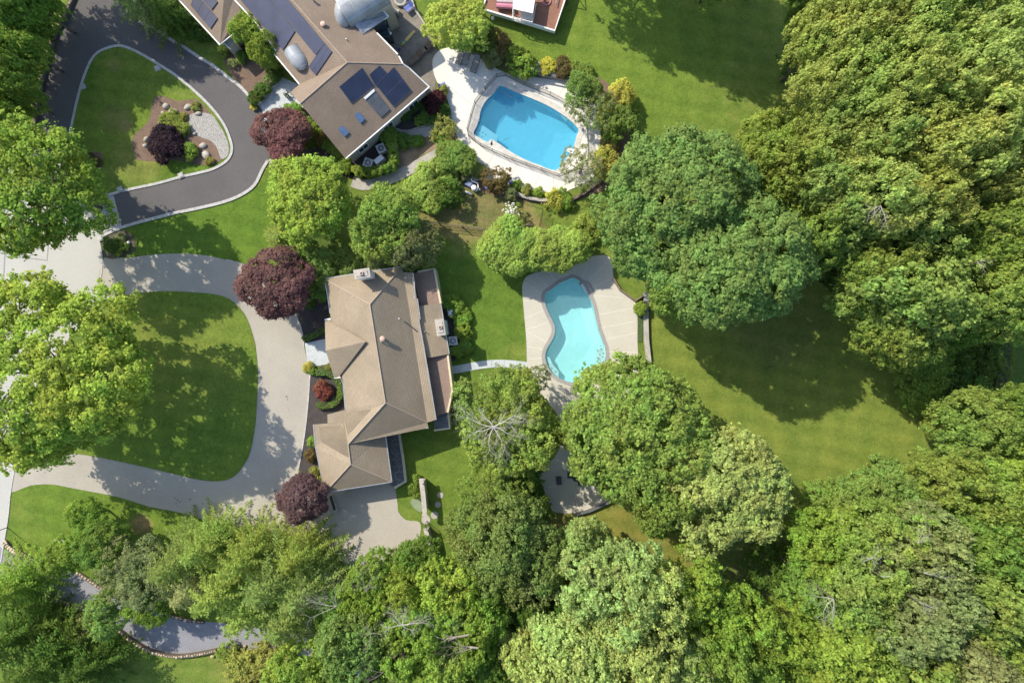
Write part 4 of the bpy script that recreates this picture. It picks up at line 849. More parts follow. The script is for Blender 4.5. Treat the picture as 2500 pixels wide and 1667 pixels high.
# brown patio: fire pit, curved bench, balance board, post
q = P(979, 4); root = empty('fire_pit', (q.x, q.y, 0), 'round stone fire pit on the brown patio at the top edge', 'fire pit')
b = MB(); b.tube([(q.x + .58 * cos(t * pi / 12), q.y + .58 * sin(t * pi / 12), .3) for t in range(25)], .16, 6); b.cyl((q.x, q.y, .04), .66, .26, 24); b.build('ring', M['stone'], root)
b = MB(); b.cyl((q.x, q.y, .30), .46, .03, 20); b.build('lid', M['slate'], root)
root = empty('curved_bench', P(955, 20), 'curved stone bench on the brown patio beside the fire pit', 'bench')
b = MB(); b.ribbon(W([(938,0),(945,12),(955,22),(966,28),(974,30)], .5, 2, False), .5, .045, .5); b.build('seat', M['stone'], root)
b = MB(); b.ribbon(W([(934,4),(942,16),(953,26),(965,32),(973,35)], .5, 2, False), .12, .045, .85); b.build('backrest', M['slab'], root)
root = empty('play_board', P(992, 95), 'long yellow play board with a green band lying on the brown patio', 'toy')
b = MB(); a = P(1012, 76, .12); c = P(984, 107, .12); b.ribbon([a, c], .32, .08, .14); b.build('board', M['yellow'], root)
b = MB(); a2 = a.lerp(c, .78); c2 = a.lerp(c, .9); b.ribbon([a2, c2], .34, .075, .15); b.build('band', M['greenp'], root)
b = MB(); a2 = a.lerp(c, 1.0); c2 = a.lerp(c, 1.14); b.ribbon([a2, c2], .3, .07, .16); b.build('ramp', mat('olive_board', (.30, .26, .05)), root)
q = P(976, 122); b = MB(); b.ball((q.x, q.y, .2), (.18, .14, .16), 10); tag(b.build('toy_ball', mat('purple_plastic', (.12, .06, .30))), 'small purple ball below the yellow play board', 'ball')
root = empty('patio_wall', P(1040, 60), 'low stone kerb wall along the right edge of the brown patio', 'wall')
b = MB(); b.ribbon(W([(1004,-5),(1012,22),(1025,42),(1040,64)], .3, 0, False), .2, 0, .4); b.build('wall', M['slab'], root)
# hose reel pot and path lights near the tan house
q = P(922, 652, .6); root = empty('hose_reel', (q.x, q.y, 0), 'round white and blue hose reel against the top wall of the tan-roofed house', 'hose reel')
b = MB(); b.cyl((q.x, q.y, .05), .32, .45, 18); b.build('pot', M['white'], root); b = MB(); b.tube([(q.x + .2 * cos(t), q.y + .2 * sin(t), .52) for t in [k * .5 for k in range(13)]], .05, 6); b.build('hose', M['blueplastic'], root)
q = P(848, 664, .4); root = empty('storage_box', (q.x, q.y, 0), 'pale low storage box by the top wall of the tan house, left of the chimney', 'box')
b = MB(); b.box((q.x, q.y, .3), (.9, .5, .6), R_(9)); b.build('box', M['acgrey'], root); b = MB(); b.box((q.x, q.y, .63), (.96, .56, .06), R_(9)); b.build('lid', M['white'], root)
q = P(703, 237); root = empty('planter', (q.x, q.y, .045), 'small dark planter with white flowers beside the front door of the brown house', 'planter')
b = MB(); b.cyl((q.x, q.y, .045), .2, .4, 12, .27); b.build('pot', M['slate'], root)
b = MB(); rg = random.Random(3)
for k in range(26): b.ball((q.x + rg.uniform(-.3, .3), q.y + rg.uniform(-.3, .3), .5 + rg.uniform(0, .2)), .07, 6, mi=(k % 4 == 0) * 1)
b.build('flowers', [mat('dark_leaf', (.03, .07, .02)), M['white']], root)
q = P(316, 593); b = MB(); b.ball((q.x, q.y, .18), (.17, .17, .2), 10); b.cyl((q.x, q.y, 0), .05, .1, 6); tag(b.build('garden_light', M['white']), 'white round light at the right end of the bed by the road', 'lamp')
q = P(264, 603); b = MB(); b.ball((q.x, q.y, .14), (.11, .11, .14), 10); b.cyl((q.x, q.y, 0), .04, .1, 6); tag(b.build('garden_light', M['white']), 'small white light in the bed beside the road kerb', 'lamp')
# street lamp at the lower left lawn corner
q = P(18, 1287); root = empty('street_lamp', (q.x, q.y, 0), 'slim dark lamp post at the corner of the lower left lawn by the road', 'lamp post')
b = MB(); b.tube([(q.x, q.y, 0), (q.x, q.y, 2.6)], [.05, .035], 8); b.build('pole', M['black'], root)
b = MB(); b.cyl((q.x, q.y, 2.6), .1, .32, 8, .17); b.cyl((q.x, q.y, 2.92), .19, .1, 8, .04); b.build('lantern', M['black'], root)
# mailbox-size shed roof glimpsed at the bottom edge
q = P(895, 1648, 2.4); root = empty('shed', (q.x, q.y, 0), 'corner of a small white-roofed shed under trees at the bottom edge', 'shed')
b = MB(); b.box((q.x, q.y, 1.1), (1.7, 1.3, 2.2), R_(30)); b.build('wall', M['deckred'], root)
b = MB(); b.prism([(q.x + a_ * cos(R_(30)) - b_ * sin(R_(30)), q.y + a_ * sin(R_(30)) + b_ * cos(R_(30))) for a_, b_ in ((-1, -.8), (1, -.8), (1, .8), (-1, .8))], 2.2, 2.32); b.build('roof', M['white'], root)
# garage strip planter
root = empty('garage_planter', P(815, 1225), 'narrow stone planter beside the garage at the bottom of the tan house', 'planter')
b = MB(); b.ribbon(W([(808,1205),(815,1225),(822,1246)]), .5, 0, .5); b.build('trough', M['stone'], root); b = MB(); b.ribbon(W([(810,1208),(815,1225),(820,1242)]), .3, .5, .53); b.build('soil', M['dkmulch'], root)
# ---------------------------------------------------------------- trees, hedges, shrubs
def leaf_mesh(name, C, Nn, size, rng, asp=.62):
    n = len(C); t = rng.normal(size=(n, 3)); t -= Nn * (t * Nn).sum(1)[:, None]; t /= np.linalg.norm(t, axis=1)[:, None] + 1e-9
    b = np.cross(Nn, t); sz = (size * rng.uniform(.5, 1.5, n))[:, None]
    t = t * sz * .5; b = b * sz * .5 * asp; bend = Nn * sz * .08
    V = np.stack([C - t, C + b - bend, C + t, C - b - bend], 1).reshape(-1, 3).astype(np.float32)
    return quad_mesh(name, V)
def quad_mesh(name, V):
    n = len(V) // 4; me = bpy.data.meshes.new(name)
    me.vertices.add(n * 4); me.vertices.foreach_set('co', V.ravel())
    me.loops.add(n * 4); me.loops.foreach_set('vertex_index', np.arange(n * 4, dtype=np.int32))
    me.polygons.add(n); me.polygons.foreach_set('loop_start', np.arange(0, n * 4, 4, dtype=np.int32))
    me.update(calc_edges=True); me.materials.append(M['leaf']); return me
def unit(a): return a / (np.linalg.norm(a, axis=-1, keepdims=True) + 1e-9)
def outline_fn(pts, c):       # polar radius of a photo outline about c, in photo px
    a = [(math.atan2(-(v - c[1]), u - c[0]) % (2 * pi), math.hypot(u - c[0], v - c[1])) for u, v in pts]; a.sort()
    A_ = np.array([x[0] for x in a]); R = np.array([x[1] for x in a]); A_ = np.concatenate([A_ - 2 * pi, A_, A_ + 2 * pi]); R = np.tile(R, 3)
    return lambda az: np.interp(np.mod(az, 2 * pi), A_, R)
STY = dict(  # lobes, lobe radius, clump radius, leaf size, density, leaf spread
    m=(34, .31, .54, .27, 1.0, .70), o=(64, .22, .42, .23, 1.0, .9), b=(48, .25, .42, .23, 1.15, .45), t=(60, .24, .36, .24, 1.0, .8),
    f=(40, .27, .34, .21, 1.0, .9), p=(34, .32, .36, .20, 1.45, .7), g=(30, .30, .26, .15, 1.3, .4), w=(34, .33, .45, .20, .45, 1.0), k=(14, .42, .3, .16, 1.4, .35), h=(12, .55, .26, .15, 1.7, .35))
def crown(name, seed, rx, ry, up, dn, sty, fn=None, wav=.14):
    rng = np.random.default_rng(seed); nl, lf, cr, ls, dens, spread = STY[sty]
    Rm = min(rx, ry); area_f = (Rm / 5.0) ** 1.1; nl = max(9, int(nl * area_f ** .8)); lf = lf * (5.0 / Rm) ** .35 if Rm > 2 else max(lf, .42)
    cr = cr * min(1.15, max(.45, (Rm / 5.0) ** .4)); ls = ls * min(1.1, max(.55, (Rm / 5.0) ** .3))
    i = np.arange(nl) + .5; sz = 1 - 1.28 * i / nl; az = i * 2.39996 + rng.normal(0, .25, nl) + rng.uniform(0, 6.28)
    h = np.sqrt(np.maximum(0, 1 - sz ** 2)); d = np.stack([h * np.cos(az), h * np.sin(az), sz], 1)
    ph = rng.uniform(0, 6.28, 4); wv = 1 + wav * (np.sin(2 * az + ph[0]) * .5 + np.sin(3 * az + ph[1]) * .5 + np.sin(5 * az + ph[2]) * .35)
    o = fn(az) if fn else wv
    K = rng.normal(size=(5, 3)); K = K / np.linalg.norm(K, axis=1)[:, None] * rng.uniform(2.5, 5.5, (5, 1)); gg = np.sin(d @ K.T + rng.uniform(0, 6.28, 5)).sum(1) / 5
    gb = 1 + (.52 if Rm > 2.2 else .12) * (0 if sty in 'hk' else 1) * gg * (.45 if fn else 1); o = o * gb
    surf = np.stack([d[:, 0] * rx * o, d[:, 1] * ry * o, np.where(d[:, 2] > 0, d[:, 2] * up * (1 + (gb - 1) * 1.4), d[:, 2] * dn)], 1)
    lr = lf * Rm * rng.uniform(.7, 1.25, nl); L = surf * (1 - (lr / (np.linalg.norm(surf, axis=1) + .1)).clip(.05, .6))[:, None] * rng.uniform(.80, 1.08, nl)[:, None]
    extra = max(3, nl // 3); ea = rng.uniform(0, 6.28, extra); er = np.sqrt(rng.uniform(0, .72, extra)); oo = fn(ea) if fn else 1
    L = np.concatenate([L, np.stack([np.cos(ea) * er * rx * oo, np.sin(ea) * er * ry * oo, rng.uniform(0, .35, extra) * up], 1)]); lr = np.concatenate([lr, np.full(extra, lf * Rm * 1.1)])
    CC = []; CD = []; CR = []
    for k in range(len(L)):
        r = lr[k]; n = max(4, int(dens * 4 * pi * r * r * .72 / (pi * cr * cr)))
        out = unit(L[k] * np.array([1, 1, .6]) + 1e-4)
        dd = unit(unit(rng.normal(size=(n, 3))) + out * .55 + np.array([0, 0, .5]))
        CC.append(L[k] + dd * (r * rng.uniform(.78, 1.08, (n, 1))) * np.array([1, 1, .85])); CD.append(dd); CR.append(cr * rng.uniform(.6, 1.3, n))
    C = np.concatenate(CC); D = np.concatenate(CD); Rr = np.concatenate(CR)
    if sty not in 'hkgp':
        sh = rng.random(len(C)) < .32; C[sh] += D[sh] * (cr * rng.uniform(.4, 1.3, sh.sum()))[:, None]; Rr[sh] *= .6
    keep = np.ones(len(C), bool)
    for k in range(len(L)): keep &= np.linalg.norm(C - L[k], axis=1) > lr[k] * .72
    keep |= rng.random(len(C)) < .06
    C, D, Rr = C[keep], D[keep], Rr[keep]
    m = np.maximum(6, (1.25 * 2 * pi * Rr ** 2 / (ls * ls * .5) * (.62 if sty == 'w' else 1)).astype(int)); idx = np.repeat(np.arange(len(C)), m); n = len(idx)
    dd = unit(unit(rng.normal(size=(n, 3))) + D[idx] * .6 + np.array([0, 0, .3]))
    pos = C[idx] + dd * (Rr[idx] * rng.uniform(.25, 1.0, n) ** .5)[:, None] * np.array([1, 1, .8])
    st = rng.random(n) < .13; pos[st] += dd[st] * (Rr[idx][st] * .6)[:, None]
    nn = unit(dd * (1.15 - spread * .5) + rng.normal(size=(n, 3)) * spread * .42 + np.array([0, 0, .6]))
    return leaf_mesh(name, pos.astype(np.float64), nn, ls, rng), L
def conifer(name, seed, R, Hh, z0, ls=.34, droop=.25, dens=1.0):
    rng = np.random.default_rng(seed); P_, T_ = [], []; wh = int((Hh - z0) / .62)
    for i in range(wh):
        s = i / wh; z = z0 + (Hh - z0) * s; L = R * (1 - s) ** .75 * rng.uniform(.85, 1.1) + .25; nb = int(6 + 3 * (1 - s)); a0 = rng.uniform(0, 6.28)
        for b in range(nb):
            a = a0 + b * 2 * pi / nb + rng.normal(0, .16); l = L * rng.uniform(.6, 1.25); k = max(3, int(l / .26))
            t = (np.arange(k) + .6) / k; x = np.cos(a) * l * t; y = np.sin(a) * l * t; zz = z + l * (.18 * t - droop * 1.9 * t * t) + .35 * t ** 3 * l * droop
            for q in range(k):
                w_ = (.25 + l * .15) * (1 - t[q] * .75) * rng.uniform(.7, 1.2)
                for sgn in (-1, 1):
                    aa = a + sgn * rng.uniform(.7, 1.1); m = max(1, int(w_ / .22 * dens))
                    for j in range(m):
                        r = (j + .5) / m * w_; P_.append((x[q] + np.cos(aa) * r, y[q] + np.sin(aa) * r, zz[q] - .1 * r + rng.normal(0, .04))); T_.append((np.cos(aa), np.sin(aa), -.12))
                P_.append((x[q], y[q], zz[q] + .03)); T_.append((np.cos(a), np.sin(a), .1))
    C = np.array(P_); T = unit(np.array(T_) + rng.normal(0, .18, (len(C), 3))); n = len(C)
    b = unit(np.cross(T, np.array([0, 0, 1.0]) + rng.normal(0, .35, (n, 3)))); sz = (ls * rng.uniform(.7, 1.25, n))[:, None]
    V = np.stack([C - T * sz * .5, C + b * sz * .24, C + T * sz * .6, C - b * sz * .24], 1).reshape(-1, 3).astype(np.float32)
    return quad_mesh(name, V), None
PROTO = {}
def proto(sty, var):
    k = (sty, var)
    if k not in PROTO:
        PROTO[k] = conifer('conifer_crown', 70 + var, 4.0, 12.0, 1.0) if sty == 'c' else crown('crown', 11 * var + ord(sty), 5.0, 5.0, 3.3, 3.6, sty)
    return PROTO[k]
CLR = dict(
    yoak=(.205, .240, .056), yoak2=(.178, .222, .050), green=(.110, .172, .029), mid=(.134, .192, .042), blue=(.116, .176, .042), blue2=(.132, .188, .036), lime=(.185, .240, .034), limed=(.134, .200, .029),
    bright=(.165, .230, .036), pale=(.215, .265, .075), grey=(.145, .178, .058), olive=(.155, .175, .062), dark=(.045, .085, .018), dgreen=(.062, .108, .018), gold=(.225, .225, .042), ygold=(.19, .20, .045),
    chart=(.40, .40, .07), rust=(.135, .11, .04), purple=(.180, .092, .082), purple2=(.140, .086, .084), dpurple=(.045, .027, .033), red=(.21, .08, .058), box=(.17, .31, .035), hedge=(.195, .262, .052), yel=(.30, .28, .05), white=(.6, .62, .5), spruce=(.142, .180, .040), sprb=(.130, .168, .038), wood=(.146, .194, .036))
def trunk_mesh(zc, r, lobes, sc, bark='bark', seed=0):
    b = MB(); rg = random.Random(seed); top = zc * .95; bend = Vector((rg.uniform(-.2, .2), rg.uniform(-.2, .2), 0)) * r * 6
    b.tube([(0, 0, 0), Vector((0, 0, zc * .3)) + bend * .3, Vector((0, 0, zc * .6)) + bend, (0, 0, top)], [r * 1.25, r, r * .8, r * .4], 8)
    if lobes is not None:
        k = list(range(0, len(lobes), max(1, len(lobes) // 16)))[:18]
        for i in k:
            L = Vector(lobes[i]); e = Vector((L.x * sc[0], L.y * sc[1], zc + L.z * sc[2])); s = Vector((0, 0, zc * rg.uniform(.45, .8))) + bend * .6
            mid = s.lerp(e, .5) + Vector((0, 0, -.1 * e.length * .3)); b.tube([s, mid, e], [r * .42, r * .28, r * .1], 6)
    me = bpy.data.meshes.new('trunk'); me.from_pydata([tuple(v) for v in b.v], [], b.f); me.materials.append(M[bark]); me.polygons.foreach_set('use_smooth', [True] * len(b.f)); return me
cnt = [0]
def tree(name, sty, u, v, rpx, h, col, label, cat='tree', group=None, out=None, bark='bark', jit=.06, trunk=True, zf=None, flat=1.0):
    cnt[0] += 1; sd = cnt[0] * 7 + 3; rg = random.Random(sd)
    rx, ry = rpx if isinstance(rpx, tuple) else (rpx, rpx)
    shrub = cat in ('shrub', 'hedge', 'plant')
    zc = h * (zf or (.45 if shrub else .62)); up = h - zc; dn = zc * (.95 if shrub else .62)
    if sty == 'c': zc = 0; base = P(u, v, h * .55); k = (H - h * .35) / H / S
    else: base = P(u, v, zc); k = (H - zc) / H / S * (.93 if not shrub and not out else 1)
    base.z = 0; rxw, ryw = rx * k, ry * k
    root = empty(name, base, label, cat, group)
    if sty == 'c':
        me, L = proto('c', rg.randrange(3)); o = bpy.data.objects.new('crown', me); o.scale = (rxw / 4, ryw / 4, h / 12); sc = (1, 1, 1)
    elif out or shrub or sty in 'pkgh' or rxw > 9:
        if out:
            f0 = outline_fn(out, (u, v)); q = rx; fn = lambda a: f0(a) / q
            me, L = crown('crown', sd, rxw, rxw, up * flat, dn, sty, fn)
        else: me, L = crown('crown', sd, rxw, ryw, up, dn, sty)
        o = bpy.data.objects.new('crown', me); o.location = (0, 0, zc); sc = (1, 1, 1)
    else:
        me, L = proto(sty, rg.randrange(4)); o = bpy.data.objects.new('crown', me); o.location = (0, 0, zc); o.rotation_euler = (0, 0, rg.uniform(0, 6.28))
        s = sqrt(rxw * ryw) / 5; o.scale = (s, s, up / 3.3); sc = (s, s, up / 3.3)
    c = CLR[col] if isinstance(col, str) else col; c = (c[0] * 1.70, c[1] * 1.70, c[2] * 1.85) if c[1] > c[0] * .9 and c[1] > .03 and col != 'chart' else (c[0] * 1.25, c[1] * 1.25, c[2] * 1.2); j = 1 + rg.uniform(-jit, jit) * 1.5; hshift = rg.uniform(-jit, jit)
    o.color = (min(1, c[0] * j * (1 + hshift)), min(1, c[1] * j), min(1, c[2] * j * (1 - hshift)), 1)
    COL.objects.link(o); o.parent = root
    if trunk:
        if L is not None and o.rotation_euler.z:
            a = o.rotation_euler.z; L = [(l[0] * cos(a) - l[1] * sin(a), l[0] * sin(a) + l[1] * cos(a), l[2]) for l in L]
        t = bpy.data.objects.new('trunk' if not shrub else 'stem', trunk_mesh((zc if sty != 'c' else h * .85), (.035 if not shrub else .05) * min(rxw, ryw) + .04, L, sc, bark, sd)); COL.objects.link(t); t.parent = root
    return root
# ---- large single trees (outline where the photo shows one)
tree('maple_tree', 'm', 130, 930, (262, 225), 15, 'lime', 'huge bright yellow-green maple over the left road edge, between the two driveway mouths',
     out=[(375,930),(365,980),(310,1005),(290,1040),(240,1062),(170,1100),(130,1110),(60,1150),(30,1150),(-40,1120),(-120,1000),(-130,850),(-60,740),(30,708),(70,720),(130,705),(200,745),(290,735),(300,800),(290,850),(370,880)])
tree('maple_tree', 'm', 105, 462, (168, 145), 15, 'limed', 'large dark-green maple overhanging the pale road at the end of the black driveway',
     out=[(275,470),(262,520),(230,545),(190,560),(160,585),(108,605),(60,600),(20,560),(-60,540),(-70,440),(-30,350),(40,318),(100,325),(140,350),(190,380),(225,400),(262,430)])
tree('maple_tree', 'm', 758, 482, (98, 98), 8.5, 'bright', 'round yellow-green maple on the front lawn between the two houses', out=[(850,440),(858,480),(865,520),(820,545),(800,580),(760,600),(720,575),(690,540),(672,480),(680,440),(690,405),(740,390),(800,395),(835,415)])
tree('purple_maple', 'p', 674, 703, (74, 84), 7.5, 'purple', 'large reddish-purple maple overhanging the tan circular driveway', out=[(748,695),(742,740),(714,752),(692,782),(668,792),(655,772),(625,764),(604,735),(597,695),(606,662),(624,645),(652,620),(685,606),(725,625),(748,655)], bark='bark')
tree('purple_maple', 'p', 700, 333, (64, 66), 5.5, 'purple', 'reddish-purple maple against the lower left wall of the solar-panel house')
tree('purple_maple', 'p', 741, 1210, (60, 62), 5.5, 'purple2', 'dusky purple maple at the lower left corner of the tan house')
tree('purple_shrub', 'p', 403, 352, (39, 38), 2.2, 'dpurple', 'near-black purple shrub in the island rock garden', cat='shrub')
tree('red_maple', 'p', 791, 955, (22, 22), 1.6, 'red', 'small round orange-red dwarf maple inside the curved box hedge', cat='shrub')
tree('red_shrub', 'p', 1061, 257, (27, 27), 1.7, (.07, .025, .028), 'round dark wine-red shrub by the right corner of the solar-panel house', cat='shrub')
tree('broad_tree', 'b', 1650, 478, (175, 178), 18, 'blue', 'tall blue-green tree with rounded tufts, upper of the pair behind the beige pool deck',
     out=[(1820,470),(1800,540),(1760,600),(1700,620),(1640,640),(1600,690),(1560,700),(1500,660),(1480,600),(1470,520),(1480,470),(1500,440),(1540,370),(1590,330),(1650,325),(1720,330),(1790,350),(1830,400)])
tree('broad_tree', 'b', 1775, 655, (182, 140), 18.5, 'blue', 'wide blue-green tree with rounded tufts shading the right lawn, lower of the pair', out=[(1945,640),(1935,690),(1880,740),(1820,765),(1740,780),(1680,770),(1620,730),(1600,690),(1620,640),(1650,590),(1700,560),(1770,530),(1850,510),(1910,540),(1940,590)])
tree('broad_tree', 'b', 1655, 718, (88, 72), 14, 'blue2', 'lower yellow-green crown at the foot of the blue-green pair, beside the grey wall')
tree('broad_tree', 'b', 1555, 625, (70, 65), 12, 'blue', 'small blue-green crown overhanging the top right of the beige pool deck')
tree('broad_tree', 't', 1560, 1025, (185, 165), 13, 'wood', 'broad green tree covering the lower end of the kidney pool deck', out=[(1745,1030),(1760,1060),(1740,1130),(1690,1180),(1600,1200),(1500,1210),(1460,1195),(1420,1150),(1390,1090),(1400,1040),(1370,990),(1385,950),(1400,915),(1440,880),(1480,890),(1520,870),(1570,875),(1620,910),(1680,950),(1720,990)])
tree('silver_tree', 't', 1775, 1175, (135, 135), 13.5, 'pale', 'pale silvery-green tree at the edge of the sunny right lawn', out=[(1905,1190),(1912,1230),(1890,1270),(1840,1300),(1790,1290),(1740,1330),(1690,1330),(1650,1290),(1620,1240),(1620,1180),(1650,1120),(1700,1070),(1760,1060),(1830,1070),(1880,1120),(1912,1150)])
tree('broad_tree', 't', 1600, 1240, (75, 60), 11, 'wood', 'green crown squeezed between the beige patio tree and the pale silvery tree')
tree('locust_tree', 'w', 1212, 1000, (112, 96), 10, 'mid', 'loose feathery green tree with a bleached dead top beside the pool path')
tree('locust_tree', 't', 1235, 1040, (118, 110), 9, 'wood', 'darker green crown directly under the bleached dead branches')
tree('broad_tree', 't', 1400, 1045, (48, 50), 9, 'wood', 'small green crown over the neck between the pool deck and the patio')
tree('broad_tree', 'w', 1345, 1060, (35, 40), 7, 'wood', 'loose green branch tips left of the neck above the patio')
tree('broad_tree', 'w', 1215, 1180, (95, 75), 8, 'wood', 'loose green tree left of the beige patio')
tree('locust_tree', 'w', 1312, 925, (28, 38), 6, 'grey', 'thin see-through tree over the pool deck between the two large crowns')
tree('feathery_tree', 'f', 945, 552, (92, 95), 8.5, 'wood', 'soft grey-green feathery tree on the lawn left of the wire fence')
tree('feathery_tree', 'f', 1010, 590, (70, 60), 7, 'olive', 'darker right half of the feathery trees above the tan house')
tree('blue_spruce', 'c', 688, 585, 62, 5, 'sprb', 'small bluish spruce just above the large purple maple')
tree('small_tree', 'm', 775, 640, (52, 50), 4.5, 'mid', 'light green small tree between the purple maple and the chimney')
tree('small_tree', 'm', 858, 640, (42, 36), 3.8, 'mid', 'light green small tree just above the white chimney')
tree('small_tree', 'm', 925, 628, (38, 32), 3.5, 'grey', 'pale green shrubby tree above the hose reel')
tree('small_tree', 'm', 790, 690, (40, 45), 3.5, 'green', 'dark green shrub at the top left corner of the tan roof', cat='shrub')
tree('shrub', 's', 1003, 660, (22, 26), 1.8, 'green', 'green shrub at the top right corner of the tan roof', cat='shrub') if 0 else tree('shrub', 'k', 1003, 655, (22, 26), 1.8, 'green', 'dark green shrub at the top right corner of the tan roof', cat='shrub')
tree('shrub', 'p', 985, 630, (20, 22), 1.6, 'rust', 'small rusty-leaved shrub above the corner of the tan roof', cat='shrub')
# ---- near house 1
tree('honey_locust', 't', 603, 78, (38, 44), 5.5, 'bright', 'upper bright green shrubby tree in the court of the solar-panel house')
tree('honey_locust', 't', 648, 130, (32, 46), 5.0, 'bright', 'lower bright green shrubby tree in the court of the solar-panel house')
tree('conifer', 'c', 318, -28, 80, 11, 'grey', 'grey-green conifer at the top edge overhanging the black driveway')
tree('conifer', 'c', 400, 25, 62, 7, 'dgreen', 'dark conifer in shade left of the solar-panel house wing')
tree('shrub', 'k', 490, 80, (24, 24), 1.6, 'dgreen', 'dark green shrub against the left wing of the solar-panel house', cat='shrub')
for u, v, r, c, lb in [(545,125,15,'green','green shrub at the tip of the left wing roof'), (592,140,14,'green','round green shrub in the court bed, centre'), (568,155,10,'olive','pale green perennial clump in the court bed, left'), (668,180,20,'dgreen','dark shrub against the lower court wall'), (640,222,18,'dgreen','upper clipped dark shrub beside the pale front walk'), (622,240,16,'dgreen','lower clipped dark shrub beside the pale front walk'), (655,200,14,'olive','small olive shrub at the top of the pale front walk'),
      (620,262,7,'yel','small yellow flowering clump at the driveway corner of the front walk'), (716,272,18,'limed','bright green shrub by the lower left corner of the brown roof'), (733,290,16,'green','round green shrub second along the brown roof wall'), (752,300,13,'wood','ball shrub third along the brown roof wall'), (770,317,14,'wood','round ball shrub fourth along the brown roof wall'), (783,340,17,'rust','pink-flowering shrub beside the brown roof wall'), (798,352,14,'wood','green shrub above the lowest ball shrub'), (814,367,13,'wood','round ball shrub near the lowest corner of the brown roof'), (827,387,16,'wood','shrub at the lowest corner of the brown roof'), (840,405,17,'limed','bright shrub below the lowest corner of the brown roof'), (760,345,16,'dgreen','dark shrub right of the upper purple maple')]:
    tree('shrub', 'k', u, v, r, r / 15, c, lb, cat='shrub')
hedge1 = [(955,338),(957,350),(958,362),(960,374),(961,386),(961,398),(955,408),(943,414),(930,418),(916,420),(902,422),(888,422),(874,418)]
for i, (u, v) in enumerate(hedge1):
    tree('clipped_yew', 'k', u, v, (12, 12), 1.6, 'limed' if i % 2 else 'wood', 'yellow-green yew of the L-shaped clipped hedge round the air conditioners', cat='hedge', group='yews of the L-shaped clipped hedge')
# ---- blue-pool planting
tree('golden_tree', 'b', 1118, 66, (78, 72), 6.5, (.25, .30, .06), 'round golden-green tree at the top edge of the cream pool deck', jit=.02)
for u, v, r, h, c, s_, lb in [(1178,100,30,2.2,'dgreen','m','dark green shrub right of the round golden tree'), (1222,112,26,1.8,'rust','m','orange-tinged shrub between the lawn and the top of the pool deck'), (1208,92,18,1.6,'rust','m','small rusty shrub beside the round golden tree'), (1205,145,24,1.6,'olive','k','olive low shrub at the top edge of the pool deck'), (1278,160,33,2.2,'limed','m','round bright green shrub left of the gravel bed'),
      (1255,140,24,2.0,'dgreen','k','dark shrub above the round bright green one'), (1340,163,21,1.3,'chart','k','round chartreuse-yellow shrub on the gravel bed'), (1375,170,24,1.4,'rust','k','brown-leaved shrub right of the chartreuse one'), (1397,176,10,1.1,'ygold','k','small yellow-green tuft at the right end of the gravel bed'), (1420,178,32,1.2,'wood','k','low mounded green shrub at the lawn edge above the weeping tree'),
      (1512,238,34,3.4,'yel','f','tall golden conifer shrub right of the weeping tree'), (1478,270,22,3.0,'yel','f','smaller golden shrub left of the tall golden one'), (1508,290,34,3.6,'wood','f','green conifer shrub below the tall golden one'), (1500,325,24,2.4,'green','m','green shrub above the brown-leaved one'), (1490,352,22,1.4,'rust','k','brownish low shrub between two golden shrubs'), (1482,405,36,2.8,'gold','m','round yellow shrub at the lower right of the blue pool deck'),
      (1475,300,20,2.6,'ygold','f','yellow-green shrub at the right edge of the pool deck'), (1085,322,28,2.0,'ygold','m','golden-olive shrub left of the cream deck'), (1070,336,15,1.4,'limed','m','small bright green shrub beside the golden-olive one'),
      (1115,385,41,3.0,'wood','h','large clipped round shrub at the left edge of the cream deck'), (1167,417,18,1.4,'ygold','k','small round olive shrub right of the large clipped one'), (1213,441,29,2.2,'rust','m','dark olive-brown round shrub at the bottom of the cream deck'), (1248,475,16,1.4,'olive','k','low olive shrub below the brown round shrub'),
      (1262,452,11,1.0,'green','k','first small ball shrub of the row along the deck bottom'), (1284,462,12,1.0,'ygold','k','second small ball shrub of the row along the deck bottom'), (1314,470,11,1.0,'limed','k','third small ball shrub of the row along the deck bottom'), (1371,472,11,1.0,'limed','k','fourth small ball shrub of the row, by the yellow shrub'), (1352,488,24,1.4,'chart','m','spreading yellow-green shrub on the bottom retaining wall'), (1383,492,17,1.2,'limed','k','green shrub at the right of the spreading yellow one'),
      (1092,472,32,3.0,'dgreen','m','dark bushy shrub beside the pool pump'), (1072,500,14,1.2,'limed','k','small bright shrub below the dark bushy one'), (1135,430,13,1.2,'olive','k','small flowering shrub left of the pool pump')]:
    tree('shrub', s_, u, v, r, h, c, lb, cat='shrub')
tree('weeping_tree', 'f', 1425, 222, (42, 42), 4.5, 'mid', 'feathery weeping tree overhanging the upper right of the cream pool deck')
tree('weeping_tree', 'w', 1440, 262, (58, 52), 4.0, 'grey', 'thin see-through twiggy tree over the right side of the cream deck')
tree('thin_tree', 'w', 1420, 408, (48, 52), 4.2, 'olive', 'thin grey-green twiggy tree at the lower right corner of the blue pool')
tree('shrub', 'm', 1430, 560, (34, 34), 1.6, 'wood', 'loose bright green shrub in the grass behind the tall hedge', cat='shrub')
tree('juniper_mound', 'g', 1035, 455, (62, 48), 1.5, (.20, .25, .05), 'sprawling yellow-green ground juniper left of the dark shrub', cat='shrub', out=[(1100,415),(1120,440),(1108,470),(1085,505),(1050,512),(1015,500),(985,485),(982,465),(1000,452),(1030,430),(1060,402),(1085,395)])
tree('white_shrub', 'w', 1253, 528, (28, 28), 2.0, 'wood', 'white-flowering shrub above the tall hedge', cat='shrub')
rg = random.Random(2); b = MB(); q = P(1250, 525)
for k in range(85):
    a = rg.uniform(0, 6.28); r = rg.uniform(0, 1.15) ; b.ball((q.x + r * cos(a), q.y + r * sin(a), 1.55 + .5 * (1.2 - r) + rg.uniform(-.1, .15)), (.09, .08, .06), 6, noise=.4, rng=rg)
